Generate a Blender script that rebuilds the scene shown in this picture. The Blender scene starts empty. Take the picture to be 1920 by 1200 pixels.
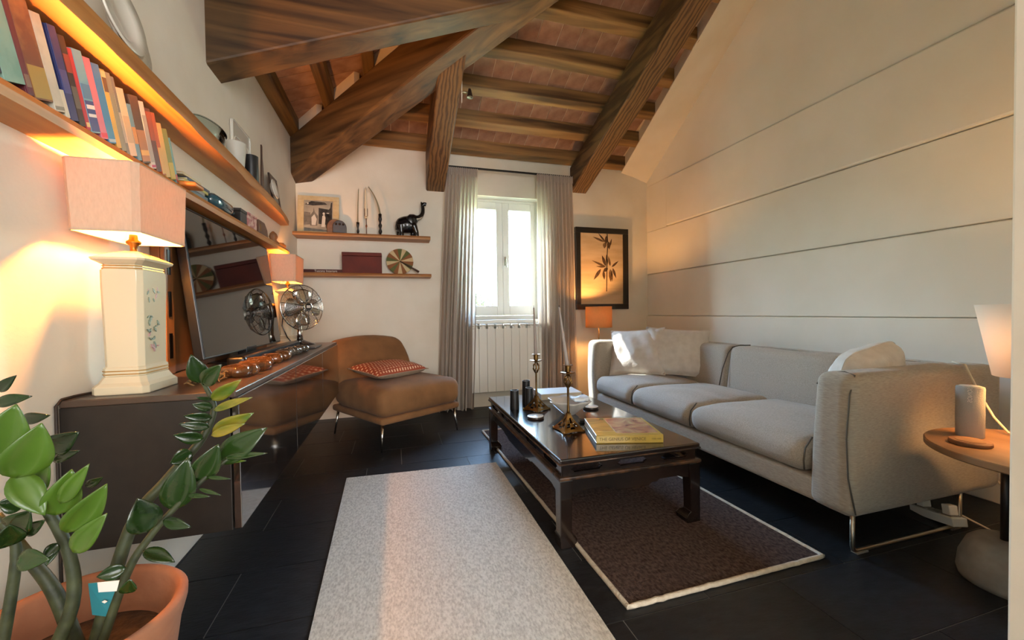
import bpy, bmesh, math, random
from mathutils import Vector, Matrix, noise
random.seed(7)
SC = bpy.context.scene
COL = SC.collection

# ------------------------------------------------------------------ camera
FPX, H0 = 750.0, 0.95
YAW, PITCH, ROLL = math.radians(16.32), math.radians(-1.12), math.radians(-0.75)
_F0 = Vector((math.sin(YAW), math.cos(YAW), 0)); _R0 = Vector((math.cos(YAW), -math.sin(YAW), 0))
_F = _F0*math.cos(PITCH) + Vector((0, 0, 1))*math.sin(PITCH); _U0 = _R0.cross(_F)
_R = _R0*math.cos(ROLL) + _U0*math.sin(ROLL); _U = _U0*math.cos(ROLL) - _R0*math.sin(ROLL)
_C = Vector((0, 0, H0))
cam = bpy.data.cameras.new('camera'); cam.sensor_width = 36; cam.lens = FPX/1920*36
cam.clip_start = .02; cam.clip_end = 200
camo = bpy.data.objects.new('camera', cam); COL.objects.link(camo)
M = Matrix.Identity(4)
for i in range(3):
    M[i][0] = _R[i]; M[i][1] = _U[i]; M[i][2] = -_F[i]; M[i][3] = _C[i]
camo.matrix_world = M
SC.camera = camo

def at(u, v, **k):                         # a measured point of the photograph on a known plane of the room
    d = _F + _R*((u-960)/FPX) - _U*((v-600)/FPX)
    (ax, val), = k.items(); i = 'xyz'.index(ax)
    return _C + d*((val-_C[i])/d[i])

# ------------------------------------------------------------------ light
SC.view_settings.view_transform = 'Standard'; SC.view_settings.look = 'None'
SC.view_settings.gamma = 1; SC.view_settings.use_curve_mapping = False
SC.view_settings.exposure = 0.45
try:
    SC.cycles.use_denoising = True
    SC.cycles.max_bounces = 10; SC.cycles.diffuse_bounces = 6
    SC.cycles.sample_clamp_indirect = 6
except Exception: pass
W = bpy.data.worlds.new('world'); SC.world = W; W.use_nodes = True
nt = W.node_tree; bg = nt.nodes['Background']
sky = nt.nodes.new('ShaderNodeTexSky'); sky.sky_type = 'NISHITA'; sky.sun_disc = False
sky.sun_elevation = math.radians(42); sky.sun_rotation = math.radians(-130); sky.air_density = 1.6; sky.dust_density = 3.0
nt.links.new(sky.outputs[0], bg.inputs[0]); bg.inputs[1].default_value = 14.0
sun = bpy.data.lights.new('sun', 'SUN'); sun.energy = 18; sun.angle = math.radians(.6); sun.color = (1, .93, .82)
suno = bpy.data.objects.new('sun', sun); COL.objects.link(suno)
suno.rotation_euler = Vector((.86, -1.0, -1.2)).to_track_quat('-Z', 'Y').to_euler(); suno.location = (-6, 9, 9)
def portal(name, loc, size, rot, energy=None, color=(1, 1, 1)):
    l = bpy.data.lights.new(name, 'AREA'); l.shape = 'RECTANGLE'; l.size, l.size_y = size
    o = bpy.data.objects.new(name, l); COL.objects.link(o); o.location = loc; o.rotation_euler = rot
    if energy is None: l.cycles.is_portal = True
    else: l.energy = energy; l.color = color
    return o
portal('window_daylight_portal', (1.1, 4.19, 1.52), (.80, 1.30), (math.radians(-90), 0, 0))
portal('rear_fill_light', (.9, -3.05, 1.5), (2.6, 2.0), (math.radians(90), 0, 0), energy=125, color=(.98, .98, 1.0))  # added fill lamp behind the camera, brightens the room from an assumed window

# ------------------------------------------------------------------ helpers
def lin(c):
    if isinstance(c, str): c = [int(c[i:i+2], 16) for i in (0, 2, 4)]
    r = [(x/255/12.92 if x/255 <= .04045 else ((x/255+.055)/1.055)**2.4) for x in c]
    return (*r, 1)
MATS = {}
def pmat(name, col, rough=.6, metal=0, col2=None, scale=8, stretch=(1, 1, 1), bump=0, bscale=None, detail=6, spec=.5, rand=0,
         trans=0, coat=0, emit=None, estr=0, ramp=(.35, .65), coord='Object', distort=0, sheen=0, ior=1.5, gen='noise', alpha=1):
    if name in MATS: return MATS[name]
    m = bpy.data.materials.new(name); m.use_nodes = True; N, L = m.node_tree.nodes, m.node_tree.links
    b = N['Principled BSDF']; MATS[name] = m
    b.inputs['Roughness'].default_value = rough; b.inputs['Metallic'].default_value = metal
    b.inputs['Specular IOR Level'].default_value = spec; b.inputs['IOR'].default_value = ior
    b.inputs['Coat Weight'].default_value = coat; b.inputs['Coat Roughness'].default_value = .06
    b.inputs['Transmission Weight'].default_value = trans; b.inputs['Sheen Weight'].default_value = sheen
    b.inputs['Alpha'].default_value = alpha
    b.inputs['Base Color'].default_value = lin(col)
    src = None
    if col2 is not None or bump:
        tc = N.new('ShaderNodeTexCoord'); mp = N.new('ShaderNodeMapping'); mp.inputs['Scale'].default_value = stretch
        L.new(tc.outputs[coord], mp.inputs[0])
        if gen == 'wave':
            t = N.new('ShaderNodeTexWave'); t.inputs['Scale'].default_value = scale; t.inputs['Distortion'].default_value = distort
            t.inputs['Detail'].default_value = 3; t.inputs['Detail Scale'].default_value = 1.2; fac = t.outputs['Fac']
        else:
            t = N.new('ShaderNodeTexNoise'); t.inputs['Scale'].default_value = scale; t.inputs['Detail'].default_value = detail
            t.inputs['Distortion'].default_value = distort; fac = t.outputs['Fac']
        L.new(mp.outputs[0], t.inputs['Vector'])
        if col2 is not None:
            r = N.new('ShaderNodeValToRGB'); r.color_ramp.elements[0].position, r.color_ramp.elements[1].position = ramp
            r.color_ramp.elements[0].color = lin(col); r.color_ramp.elements[1].color = lin(col2)
            L.new(fac, r.inputs[0]); src = r.outputs[0]
        if bump:
            bt = t
            if bscale:
                bt = N.new('ShaderNodeTexNoise'); bt.inputs['Scale'].default_value = bscale; bt.inputs['Detail'].default_value = 3
                L.new(mp.outputs[0], bt.inputs['Vector'])
            bn = N.new('ShaderNodeBump'); bn.inputs['Strength'].default_value = bump; bn.inputs['Distance'].default_value = .01
            L.new(bt.outputs['Fac'], bn.inputs['Height']); L.new(bn.outputs[0], b.inputs['Normal'])
    if rand:
        oi = N.new('ShaderNodeObjectInfo'); hs = N.new('ShaderNodeHueSaturation'); mr = N.new('ShaderNodeMapRange')
        mr.inputs[3].default_value = 1-rand; mr.inputs[4].default_value = 1+rand
        L.new(oi.outputs['Random'], mr.inputs[0]); L.new(mr.outputs[0], hs.inputs['Value'])
        if src: L.new(src, hs.inputs['Color'])
        else: hs.inputs['Color'].default_value = lin(col)
        src = hs.outputs[0]
    if src: L.new(src, b.inputs['Base Color'])
    if emit: b.inputs['Emission Color'].default_value = lin(emit); b.inputs['Emission Strength'].default_value = estr
    return m
def thinmat(name, col, tcol, mix=.5, weave=0):      # cloth or paper that lets light through
    m = bpy.data.materials.new(name); m.use_nodes = True; N, L = m.node_tree.nodes, m.node_tree.links
    N.remove(N['Principled BSDF']); d = N.new('ShaderNodeBsdfDiffuse'); t = N.new('ShaderNodeBsdfTranslucent'); x = N.new('ShaderNodeMixShader')
    d.inputs[0].default_value = lin(col); t.inputs[0].default_value = lin(tcol); x.inputs[0].default_value = mix
    if weave:
        tc = N.new('ShaderNodeTexCoord'); n = N.new('ShaderNodeTexNoise'); n.inputs['Scale'].default_value = weave
        mp = N.new('ShaderNodeMapping'); mp.inputs['Scale'].default_value = (1, 1, .35); L.new(tc.outputs['Object'], mp.inputs[0]); L.new(mp.outputs[0], n.inputs['Vector'])
        bn = N.new('ShaderNodeBump'); bn.inputs['Strength'].default_value = .3; bn.inputs['Distance'].default_value = .003
        L.new(n.outputs['Fac'], bn.inputs['Height']); L.new(bn.outputs[0], d.inputs['Normal'])
        r = N.new('ShaderNodeValToRGB'); c = lin(col); r.color_ramp.elements[0].color = (*[q*.78 for q in c[:3]], 1); r.color_ramp.elements[1].color = c
        L.new(n.outputs['Fac'], r.inputs[0]); L.new(r.outputs[0], d.inputs[0])
    L.new(d.outputs[0], x.inputs[1]); L.new(t.outputs[0], x.inputs[2]); L.new(x.outputs[0], N['Material Output'].inputs[0]); MATS[name] = m
    return m
def glassmat(name, tint='f4fbff', refl=.12, rough=.02):
    m = bpy.data.materials.new(name); m.use_nodes = True; N, L = m.node_tree.nodes, m.node_tree.links
    N.remove(N['Principled BSDF']); d = N.new('ShaderNodeBsdfTransparent'); t = N.new('ShaderNodeBsdfGlossy'); x = N.new('ShaderNodeMixShader')
    d.inputs[0].default_value = lin(tint); t.inputs['Roughness'].default_value = rough
    lw = N.new('ShaderNodeLayerWeight'); lw.inputs[0].default_value = refl; L.new(lw.outputs['Fresnel'], x.inputs[0])
    L.new(d.outputs[0], x.inputs[1]); L.new(t.outputs[0], x.inputs[2]); L.new(x.outputs[0], N['Material Output'].inputs[0]); MATS[name] = m
    return m

class MB:
    def __init__(s): s.v, s.f = [], []
    def add(s, vs, fs):
        o = len(s.v); s.v += [tuple(p) for p in vs]; s.f += [tuple(o+i for i in f) for f in fs]; return s
    def box(s, x0, x1, y0, y1, z0, z1, M=None):
        vs = [Vector((x, y, z)) for z in (z0, z1) for y in (y0, y1) for x in (x0, x1)]
        if M is not None: vs = [M @ p for p in vs]
        return s.add(vs, [(0, 2, 3, 1), (4, 5, 7, 6), (0, 1, 5, 4), (2, 6, 7, 3), (0, 4, 6, 2), (1, 3, 7, 5)])
    def hexa(s, b, t):                      # two loops of four points
        return s.add(list(b)+list(t), [(0, 3, 2, 1), (4, 5, 6, 7), (0, 1, 5, 4), (1, 2, 6, 5), (2, 3, 7, 6), (3, 0, 4, 7)])
    def loft(s, loops, cap=True, closed=True):
        n = len(loops[0]); vs = [p for l in loops for p in l]; fs = []
        for i in range(len(loops)-1):
            for j in range(n if closed else n-1):
                k = (j+1) % n; fs.append((i*n+j, i*n+k, (i+1)*n+k, (i+1)*n+j))
        if cap: fs.append(tuple(range(n-1, -1, -1))); fs.append(tuple((len(loops)-1)*n+j for j in range(n)))
        return s.add(vs, fs)
    def lathe(s, prof, n=24, c=(0, 0, 0), cap=True, sx=1, sy=1, mod=None, M=None):
        L = []
        for r, z in prof:
            l = []
            for j in range(n):
                a = 2*math.pi*j/n; q = r*(mod(a, z) if mod else 1)
                p = Vector((q*math.cos(a)*sx, q*math.sin(a)*sy, z))
                if M is not None: p = M @ p
                l.append(p+Vector(c))
            L.append(l)
        return s.loft(L, cap)
    def tube(s, pts, r, n=8, cap=True, closed=False):
        pts = [Vector(p) for p in pts]; m = len(pts); rs = r if isinstance(r, (list, tuple)) else [r]*m
        L = []; ref = None
        for i, p in enumerate(pts):
            a = pts[i-1] if (i or closed) else p; b = pts[(i+1) % m] if (i < m-1 or closed) else p
            t = (b-a).normalized()
            if ref is None: ref = t.orthogonal().normalized()
            ref = (ref - t*ref.dot(t)); ref = ref.normalized() if ref.length > 1e-6 else t.orthogonal().normalized()
            w = t.cross(ref)
            L.append([p + (ref*math.cos(2*math.pi*j/n) + w*math.sin(2*math.pi*j/n))*rs[i] for j in range(n)])
        if closed: L.append(L[0]); cap = False
        return s.loft(L, cap)
    def cyl(s, a, b, r0, r1=None, n=16): return s.tube([a, b], [r0, r0 if r1 is None else r1], n)
    def prism(s, poly, f0, f1):             # poly of 2D points, f0/f1 map them to 3D
        n = len(poly); vs = [f0(*p) for p in poly]+[f1(*p) for p in poly]
        return s.add(vs, [tuple(range(n-1, -1, -1)), tuple(range(n, 2*n))]+[(i, (i+1) % n, n+(i+1) % n, n+i) for i in range(n)])
    def sphere(s, c, r, n=12, m=8, sc=(1, 1, 1), M=None):
        prof = [(max(1e-4, math.sin(math.pi*i/m))*r, -math.cos(math.pi*i/m)*r) for i in range(m+1)]
        Ms = Matrix.Diagonal((*sc, 1)); Ms = (M @ Ms) if M is not None else Ms
        return s.lathe(prof, n, c, True, M=Ms)
    def rbox(s, x0, x1, y0, y1, z0, z1, r=.03, k=3, seg=4, fn=None):
        c = Vector(((x0+x1)/2, (y0+y1)/2, (z0+z1)/2)); h = Vector(((x1-x0)/2, (y1-y0)/2, (z1-z0)/2)); r = min(r, *h)*.999
        def ticks(a):
            e = [-a + r*(1-math.cos(math.pi/2*i/k)) for i in range(k)]
            mid = [-(a-r)+2*(a-r)*i/seg for i in range(seg+1)]
            return e+mid+[-x for x in reversed(e)]
        T = [ticks(h[i]) for i in range(3)]; n = len(T[0]); idx = {}; vs = []; fs = []
        def vid(i, j, l):
            if (i, j, l) in idx: return idx[i, j, l]
            p = Vector((T[0][i], T[1][j], T[2][l]))
            q = Vector([max(-(h[a]-r), min(h[a]-r, p[a])) for a in range(3)]); d = p-q
            p = q + d.normalized()*r if d.length > 1e-9 else p
            p = p+c
            if fn: p = fn(p)
            idx[i, j, l] = len(vs); vs.append(p); return idx[i, j, l]
        for a in range(n-1):
            for b in range(n-1):
                fs += [(vid(a, b, 0), vid(a, b+1, 0), vid(a+1, b+1, 0), vid(a+1, b, 0)), (vid(a, b, n-1), vid(a+1, b, n-1), vid(a+1, b+1, n-1), vid(a, b+1, n-1)),
                       (vid(a, 0, b), vid(a+1, 0, b), vid(a+1, 0, b+1), vid(a, 0, b+1)), (vid(a, n-1, b), vid(a, n-1, b+1), vid(a+1, n-1, b+1), vid(a+1, n-1, b)),
                       (vid(0, a, b), vid(0, a, b+1), vid(0, a+1, b+1), vid(0, a+1, b)), (vid(n-1, a, b), vid(n-1, a+1, b), vid(n-1, a+1, b+1), vid(n-1, a, b+1))]
        return s.add(vs, fs)
    def build(s, name, mat, parent=None, smooth=False, bevel=0, local=False, label=None, sub=0, solid=0, origin=True, kind=None):
        me = bpy.data.meshes.new(name); vs = s.v
        loc = Vector((0, 0, 0))
        if parent is None and not local and origin:
            xs, ys, zs = zip(*vs); loc = Vector(((min(xs)+max(xs))/2, (min(ys)+max(ys))/2, min(zs)))
            vs = [(x-loc.x, y-loc.y, z-loc.z) for x, y, z in vs]
        me.from_pydata([tuple(v) for v in vs], [], s.f); me.validate(); bm = bmesh.new(); bm.from_mesh(me)
        bmesh.ops.recalc_face_normals(bm, faces=bm.faces[:]); bm.to_mesh(me); bm.free()
        if smooth:
            me.polygons.foreach_set('use_smooth', [True]*len(me.polygons))
            if smooth == 'auto':
                try: me.set_sharp_from_angle(angle=math.radians(40))
                except Exception: pass
        o = bpy.data.objects.new(name, me); COL.objects.link(o); o.location = loc
        if mat is not None: me.materials.append(MATS[mat] if isinstance(mat, str) else mat)
        if parent is not None:
            o.parent = parent
            if not local and parent.parent is None: o.matrix_parent_inverse = parent.matrix_basis.inverted()
            elif not local: o.matrix_parent_inverse = (parent.parent.matrix_basis @ parent.matrix_parent_inverse @ parent.matrix_basis).inverted()
        if solid: q = o.modifiers.new('thickness', 'SOLIDIFY'); q.thickness = solid; q.offset = 0
        if bevel: q = o.modifiers.new('bevel', 'BEVEL'); q.width = bevel; q.segments = 2; q.limit_method = 'ANGLE'; q.angle_limit = math.radians(40)
        if sub: q = o.modifiers.new('subdivision', 'SUBSURF'); q.levels = q.render_levels = sub
        if label: o['label'] = label
        if kind: o['kind'] = kind
        return o
def box(*a, M=None): return MB().box(*a, M=M)
def tag(o, label, cat=None, group=None, kind=None):
    o['label'] = label
    if cat: o['category'] = cat
    if group: o['group'] = group
    if kind: o['kind'] = kind
    return o
def thing(name, label, cat, loc=(0, 0, 0), rotz=0, group=None, rot=None):
    o = bpy.data.objects.new(name, None); COL.objects.link(o); o.empty_display_size = .05
    o.location = loc; o.rotation_euler = rot if rot else (0, 0, rotz)
    o.matrix_basis = Matrix.Translation(Vector(loc)) @ (o.rotation_euler.to_matrix().to_4x4())
    return tag(o, label, cat, group)
def struct(o): o['kind'] = 'structure'; return o
def clone(src, parent, mw, name=None):           # copy sharing mesh data, as a part
    o = src.copy(); COL.objects.link(o); o.parent = parent; o.matrix_parent_inverse = Matrix.Identity(4); o.matrix_basis = mw
    return o
def letters(name, txt, size, M, mat, parent, thick=.0003):
    cu = bpy.data.curves.new(name, 'FONT'); cu.body = txt; cu.size = size; cu.extrude = thick; cu.align_x = 'CENTER'; cu.align_y = 'CENTER'
    t = bpy.data.objects.new(name, cu); COL.objects.link(t); bpy.context.view_layer.update()
    me = bpy.data.meshes.new_from_object(t); bpy.data.objects.remove(t)
    o = bpy.data.objects.new(name, me); COL.objects.link(o); me.materials.clear(); me.materials.append(MATS[mat])
    o.parent = parent; o.matrix_basis = M
    return o
def frame_mat(o, x, y, z):                       # matrix from origin and axis vectors
    m = Matrix.Identity(4)
    for i in range(3): m[i][0], m[i][1], m[i][2], m[i][3] = x[i], y[i], z[i], o[i]
    return m
def fbm(p, s=1): return noise.fractal(Vector(p)*s, 1, 2, 4)

# ------------------------------------------------------------------ materials
pmat('plaster', 'ece6d8', .9, col2='e4dccb', scale=3, bump=.06, bscale=60)
pmat('plaster_right', 'f3f0e9', .55, col2='ece8de', scale=2, bump=.05, bscale=25)
pmat('beam_wood_y', '48311a', .6, col2='775833', scale=11, stretch=(1, .10, .7), bump=.08, distort=9, ramp=(.0, .7), gen='wave')
pmat('beam_wood_x', '281a0c', .6, col2='74552f', scale=9, stretch=(.07, 1, 1), bump=.25, distort=1.2, ramp=(.3, .75))
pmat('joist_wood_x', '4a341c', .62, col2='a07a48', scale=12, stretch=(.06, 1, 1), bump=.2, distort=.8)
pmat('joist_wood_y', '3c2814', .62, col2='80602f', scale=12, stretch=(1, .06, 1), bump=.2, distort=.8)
pmat('terracotta_tile', '7c5a48', .85, col2='b6957e', scale=7, bump=.15, rand=.12, ramp=(.3, .75))
pmat('mortar', 'd6c4aa', .95)
pmat('slate_tile', '17181a', .42, col2='232528', scale=14, stretch=(1, 3, 1), bump=.12, bscale=40, rand=.1, spec=.4)
pmat('grout', '8a8883', .9)
pmat('white_paint', 'f1f1ec', .35)
pmat('white_enamel', 'efeee6', .3)
pmat('oak_shelf', '9a5f2c', .5, col2='c98f52', scale=10, stretch=(1, .08, 1), bump=.12, distort=1.0)
pmat('oak_shelf_x', '9a6236', .5, col2='c08c58', scale=10, stretch=(.08, 1, 1), bump=.12, distort=1.0)
pmat('marble', 'd8d5cc', .3, col2='efece4', scale=6)
glassmat('window_glass')
glassmat('clear_glass', 'dfe6e4', .12)
# ------------------------------------------------------------------ the setting
XL, XR, YW = -.82, 2.77, 3.95
floor = struct(box(XL-.05, 2.9, -3.1, 4.0, -.06, -.003).build('floor', 'grout', origin=False))
joint = {1: -.56, 3: -.575, 4: -.179, 5: .025, -1: 1.27, 2: 1.647, 0: .98, 6: -.30, 7: .2, 8: -.1, -2: .9}
rr = random.Random(3)
for k in range(-12, 10):
    y0, y1 = 1.069+.307*k, 1.069+.307*(k+1)
    if y0 > YW: break
    y1 = min(y1, YW)
    x = joint.get(k, rr.uniform(-.6, .0)); x -= math.ceil((x-XL)/.614)*.614
    while x < XR:
        a, b = max(x, XL), min(x+.614, 2.8)
        if b-a > .01:
            c = ((a+b)/2, (y0+y1)/2)
            t = box(-(b-a)/2+.0019, (b-a)/2-.0019, -(y1-y0)/2+.0019, (y1-y0)/2-.0019, -.006, 0).build('floor_tile', 'slate_tile', floor, local=True)
            t.location = (c[0], c[1], rr.uniform(-.0006, 0))
        x += .614
wl = struct(box(-1.0, XL, -3.2, 4.25, -.06, 4.6).build('wall_left', 'plaster', origin=False))
WX0, WX1, WZ0, WZ1 = .715, 1.485, .875, 2.125
m = MB(); m.box(-1.0, WX0, YW, 4.22, -.06, 4.6); m.box(WX1, 2.95, YW, 4.22, -.06, 4.6); m.box(WX0, WX1, YW, 4.22, -.06, WZ0); m.box(WX0, WX1, YW, 4.22, WZ1, 4.6)
ww = struct(m.build('wall_window', 'plaster', origin=False))
wr = struct(box(2.80, 2.95, -3.2, 4.0, -.06, 4.6).build('wall_right', 'plaster_right', origin=False))
for i, (z0, z1, xf, ya, yb) in enumerate([(0, .889, 2.757, .42, YW), (.893, 1.354, 2.772, .42, YW), (1.359, 1.832, 2.765, .42, YW), (1.838, 2.335, 2.752, .42, 3.60), (2.341, 4.55, 2.768, .42, YW)]):
    MB().box(xf, 2.80, ya, yb, z0, z1).build('wall_board', 'plaster_right', wr, bevel=.007 if i != 3 else .012)
MB().box(2.768, 2.80, 3.602, YW, 1.833, 2.34).build('wall_board', 'plaster_right', wr)
struct(box(-1.0, 2.95, -3.2, -3.1, -.06, 4.6).build('wall_back', 'plaster', origin=False))
m = MB()
for b_ in ((-.45, -.39, .45, 2.55), (2.19, 2.25, .45, 2.55), (.87, .93, .45, 2.55), (-.39, 2.19, .45, .51), (-.39, 2.19, 2.49, 2.55)): m.box(b_[0], b_[1], -3.1, -3.06, b_[2], b_[3])
struct(m.build('added_window_frame', 'white_paint', origin=False, bevel=.004))  # unseen frame on the solid back wall, added around the rear fill lamp
m = MB(); m.box(1.0, 2.80, .289, .413, 0, 4.6)
struct(m.build('wall_doorway', 'plaster', origin=False, bevel=.004))
struct(box(-1.0, 2.95, -3.2, 4.25, 4.6, 4.7).build('light_seal_slab', 'plaster', origin=False))  # unseen flat lid above the ceiling, added to stop sky light leaking in

# ceiling: two roof planes that meet over a hip beam
SL = .4
zw = lambda x, y: 2.49+SL*(YW-y)            # underside of the joists, window side
zl = lambda x, y: 2.45+SL*(x-XL)            # underside of the joists, left side
hipy = lambda x: 3.23-x
dx = lambda y: 2.443-.1215*(YW-y)           # edge of the white strip by the right wall
def slab(mb, plan, fb, ft):
    n = len(plan); b = [Vector((x, y, fb(x, y))) for x, y in plan]; t = [Vector((x, y, ft(x, y))) for x, y in plan]
    return mb.add(b+t, [tuple(range(n-1, -1, -1)), tuple(range(n, 2*n))]+[(i, (i+1) % n, n+(i+1) % n, n+i) for i in range(n)])
up = lambda f, d: (lambda x, y: f(x, y)+d)
m = MB()
slab(m, [(-.78, 4.0), (2.45, 4.0), (dx(1.13), 1.13)], up(zw, .102), up(zw, .2))
slab(m, [(-.85, 4.06), (2.1, 1.13), (2.1, -3.15), (-.85, -3.15)], up(zl, .102), up(zl, .2))
slab(m, [(2.1, 1.13), (2.8, 1.13), (2.8, -3.15), (2.1, -3.15)], lambda x, y: 3.72, lambda x, y: 3.8)
ceil = struct(m.build('ceiling', 'mortar', origin=False))
JW, JN = .082, [3.85-.315*i for i in range(9)]
for y in JN:
    xa, xb = hipy(y)-.02, dx(y+.04)+.02
    if xb-xa < .1: continue
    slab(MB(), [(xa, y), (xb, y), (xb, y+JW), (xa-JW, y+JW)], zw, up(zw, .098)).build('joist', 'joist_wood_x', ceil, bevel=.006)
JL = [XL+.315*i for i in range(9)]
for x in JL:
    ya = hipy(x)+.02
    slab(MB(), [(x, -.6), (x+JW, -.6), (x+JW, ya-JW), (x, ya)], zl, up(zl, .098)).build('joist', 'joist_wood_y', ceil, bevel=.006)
a = math.atan(SL); ca = math.cos(a)
tile = box(-.0775, .0775, -.154/ca, .154/ca, 0, .018).build('roof_tile', 'terracotta_tile', ceil, local=True)
first = True
def put_tile(mw):
    global first
    if first: tile.matrix_basis = mw; first = False
    else: clone(tile, ceil, mw)
for i, y in enumerate([JN[0]+.315]+JN):
    yc = y+JW/2-.1575 if i else JN[0]+JW/2+.1575
    x = -.78+(i % 2)*.05
    while x < dx(yc)+.06:
        if x > hipy(yc)-.12 and yc > 1.2:
            put_tile(Matrix.Translation((x, yc, zw(x, yc)+.096)) @ Matrix.Rotation(-a, 4, 'X'))
        x += .161
for i, x in enumerate(JL[:7]):
    xc = x+JW/2+.1575; y = 4.0-(i % 2)*.05
    while y > .9:
        if y < hipy(xc)+.12:
            put_tile(Matrix.Translation((xc, y, zl(xc, y)+.096)) @ Matrix.Rotation(-a, 4, 'Y') @ Matrix.Rotation(math.pi/2, 4, 'Z'))
        y -= .161
# rafter beams
slab(MB(), [(.312, 2.80), (.487, 2.63), (.487, 4.05), (.312, 4.05)], lambda x, y: 2.13+SL*(YW-y), zw).build('ceiling_beam', 'beam_wood_y', ceil, bevel=.012)
slab(MB(), [(1.825, .9), (2.012, .9), (2.012, 4.0), (1.825, 4.0)], lambda x, y: 2.222+SL*(YW-y), zw).build('ceiling_beam', 'beam_wood_y', ceil, bevel=.012)
slab(MB(), [(-.9, 2.2), (.92, 2.2), (.74, 2.38), (-.9, 2.38)], lambda x, y: 2.12+.395*(x+.83), zl).build('ceiling_beam', 'beam_wood_x', ceil, bevel=.012)
slab(MB(), [(-.9, .55), (2.05, .55), (2.05, .73), (-.9, .73)], lambda x, y: 2.12+.395*(x+.83), zl).build('ceiling_beam', 'beam_wood_x', ceil, bevel=.012)
hd = Vector((1, -1)).normalized(); hn = Vector((-hd.y, hd.x))
hipc = lambda x: Vector((x, 3.88-(x+.76)))
pts = []
L = []
for i in range(9):
    x = -.97+3.0*i/8; c = hipc(x); zu = 2.14+.416*(x+.76); zt = 2.45+.4*(x+.76); w = .112
    l, r = c-hn*w, c+hn*w
    L.append([Vector((l.x, l.y, zu)), Vector((r.x, r.y, zu)), Vector((r.x, r.y, max(zt, zu+.06))), Vector((l.x, l.y, max(zt, zu+.06)))])
hipb = MB().loft(L).build('ceiling_beam', None, ceil, bevel=.014)
pm = pmat('beam_wood_hip', '2c1c0d', .6, col2='80603a', scale=11, stretch=(1, 1, 1), bump=.2, distort=1.2, ramp=(.3, .72))
for n_ in pm.node_tree.nodes:
    if n_.type == 'MAPPING':
        n_.vector_type = 'TEXTURE'; n_.inputs['Rotation'].default_value = (0, 0, math.atan2(-1, 1)); n_.inputs['Scale'].default_value = (14, 1, 1)
hipb.data.materials.append(pm)
for x0, x1 in zip(JL[:5], JL[1:6]):
    q0, q1 = x0+JW, x1
    p = [hipc(q0)-hn*.10, hipc(q1)-hn*.10, hipc(q1)-hn*.05, hipc(q0)-hn*.05]
    slab(MB(), [tuple(v) for v in p], lambda x, y: 2.40+.4*(x+.76), lambda x, y: zl(x, y)+.115).build('infill_block', 'plaster', ceil)
# white strip and its face against the right wall
ze = lambda y: 2.385+.70*(3.945-y)
L = []
for y in [4.0-2.9*i/24 for i in range(25)]:
    L.append([Vector((dx(y), y, zw(0, y)-.01)), Vector((2.80, y, ze(y))), Vector((2.80, y, ze(y)+.06)), Vector((dx(y)+.03, y, zw(0, y)+.12)), Vector((dx(y), y, zw(0, y)+.12))])
struct(MB().loft(L).build('trim_1', 'plaster', origin=False, smooth='auto'))

# window
win = struct(thing('window_1', 'white two-leaf casement window between linen curtains', 'window', (1.1, 4.1, WZ0)))
del win['category']
m = MB()
for b in ((WX0, WX0+.03, WZ0, WZ1), (WX1-.03, WX1, WZ0, WZ1), (WX0+.03, WX1-.03, WZ0, WZ0+.04), (WX0+.03, WX1-.03, WZ1-.03, WZ1)):
    m.box(b[0], b[1], 4.07, 4.15, b[2], b[3])
m.build('window_frame', 'white_paint', win, bevel=.004)
for s, (x0, x1) in enumerate(((WX0+.032, 1.097), (1.0985, WX1-.032))):
    p0, p1 = (.798, 1.028) if s == 0 else (1.168, 1.404)
    m = MB(); z0, z1 = WZ0+.042, WZ1-.032
    m.box(x0, p0, 4.06, 4.11, z0, z1); m.box(p1, x1, 4.06, 4.11, z0, z1); m.box(p0, p1, 4.06, 4.11, z0, 1.02); m.box(p0, p1, 4.06, 4.11, 2.018, z1)
    sash = m.build('window_sash', 'white_paint', win, bevel=.006)
    box(p0-.005, p1+.005, 4.083, 4.088, 1.015, 2.023).build('pane', 'window_glass', sash)
    if s: 
        h = MB(); h.box(1.112, 1.128, 4.045, 4.06, 1.44, 1.53); h.tube([(1.12, 4.05, 1.50), (1.12, 4.02, 1.50), (1.125, 4.015, 1.42)], .008)
        h.build('handle', pmat('handle_metal', 'b9b4a6', .3, 1), sash)
box(WX0-.03, WX1+.03, 3.90, 4.07, WZ0-.035, WZ0).build('window_sill', 'marble', win, bevel=.004)

# outside
struct(box(-60, 60, 4.4, 120, -3.3, -3.2).build('ground', pmat('outdoor_ground', '8c8f6a', .95, col2='6f7a4e', scale=.6), origin=False))
pmat('tree_bark', '5b4a38', .9, col2='3d3126', scale=20, bump=.3)
pmat('foliage_bright', '3c4c14', .7, col2='26380e', scale=3)
pmat('foliage_dull', '3c4632', .7, col2='2c3624', scale=3)
def tree(label, c, r, mat, seed):
    t = thing('tree', label, 'tree', (c[0], c[1], -3.2), group='trees outside the window'); g = random.Random(seed)
    MB().tube([(c[0], c[1], -3.2), (c[0]+.1, c[1], c[2]-r*.5), (c[0], c[1], c[2]+r*.3)], [.14, .09, .03]).build('trunk', 'tree_bark', t, smooth=True)
    m = MB()
    for i in range(900):
        d = Vector((g.gauss(0, 1), g.gauss(0, 1), g.gauss(0, 1))).normalized()*r*(g.random()**.4)*(1+.25*math.sin(5*i)); d.z *= .8
        p = Vector(c)+d; a_ = Vector((g.uniform(-1, 1), g.uniform(-1, 1), g.uniform(-1, 1))).normalized(); b_ = a_.orthogonal().normalized(); s_ = r*.07
        m.add([p-a_*s_*1.6, p+b_*s_*.7, p+a_*s_*1.6, p-b_*s_*.7], [(0, 1, 2, 3)])
    m.build('foliage', mat, t, kind='stuff')
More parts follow.
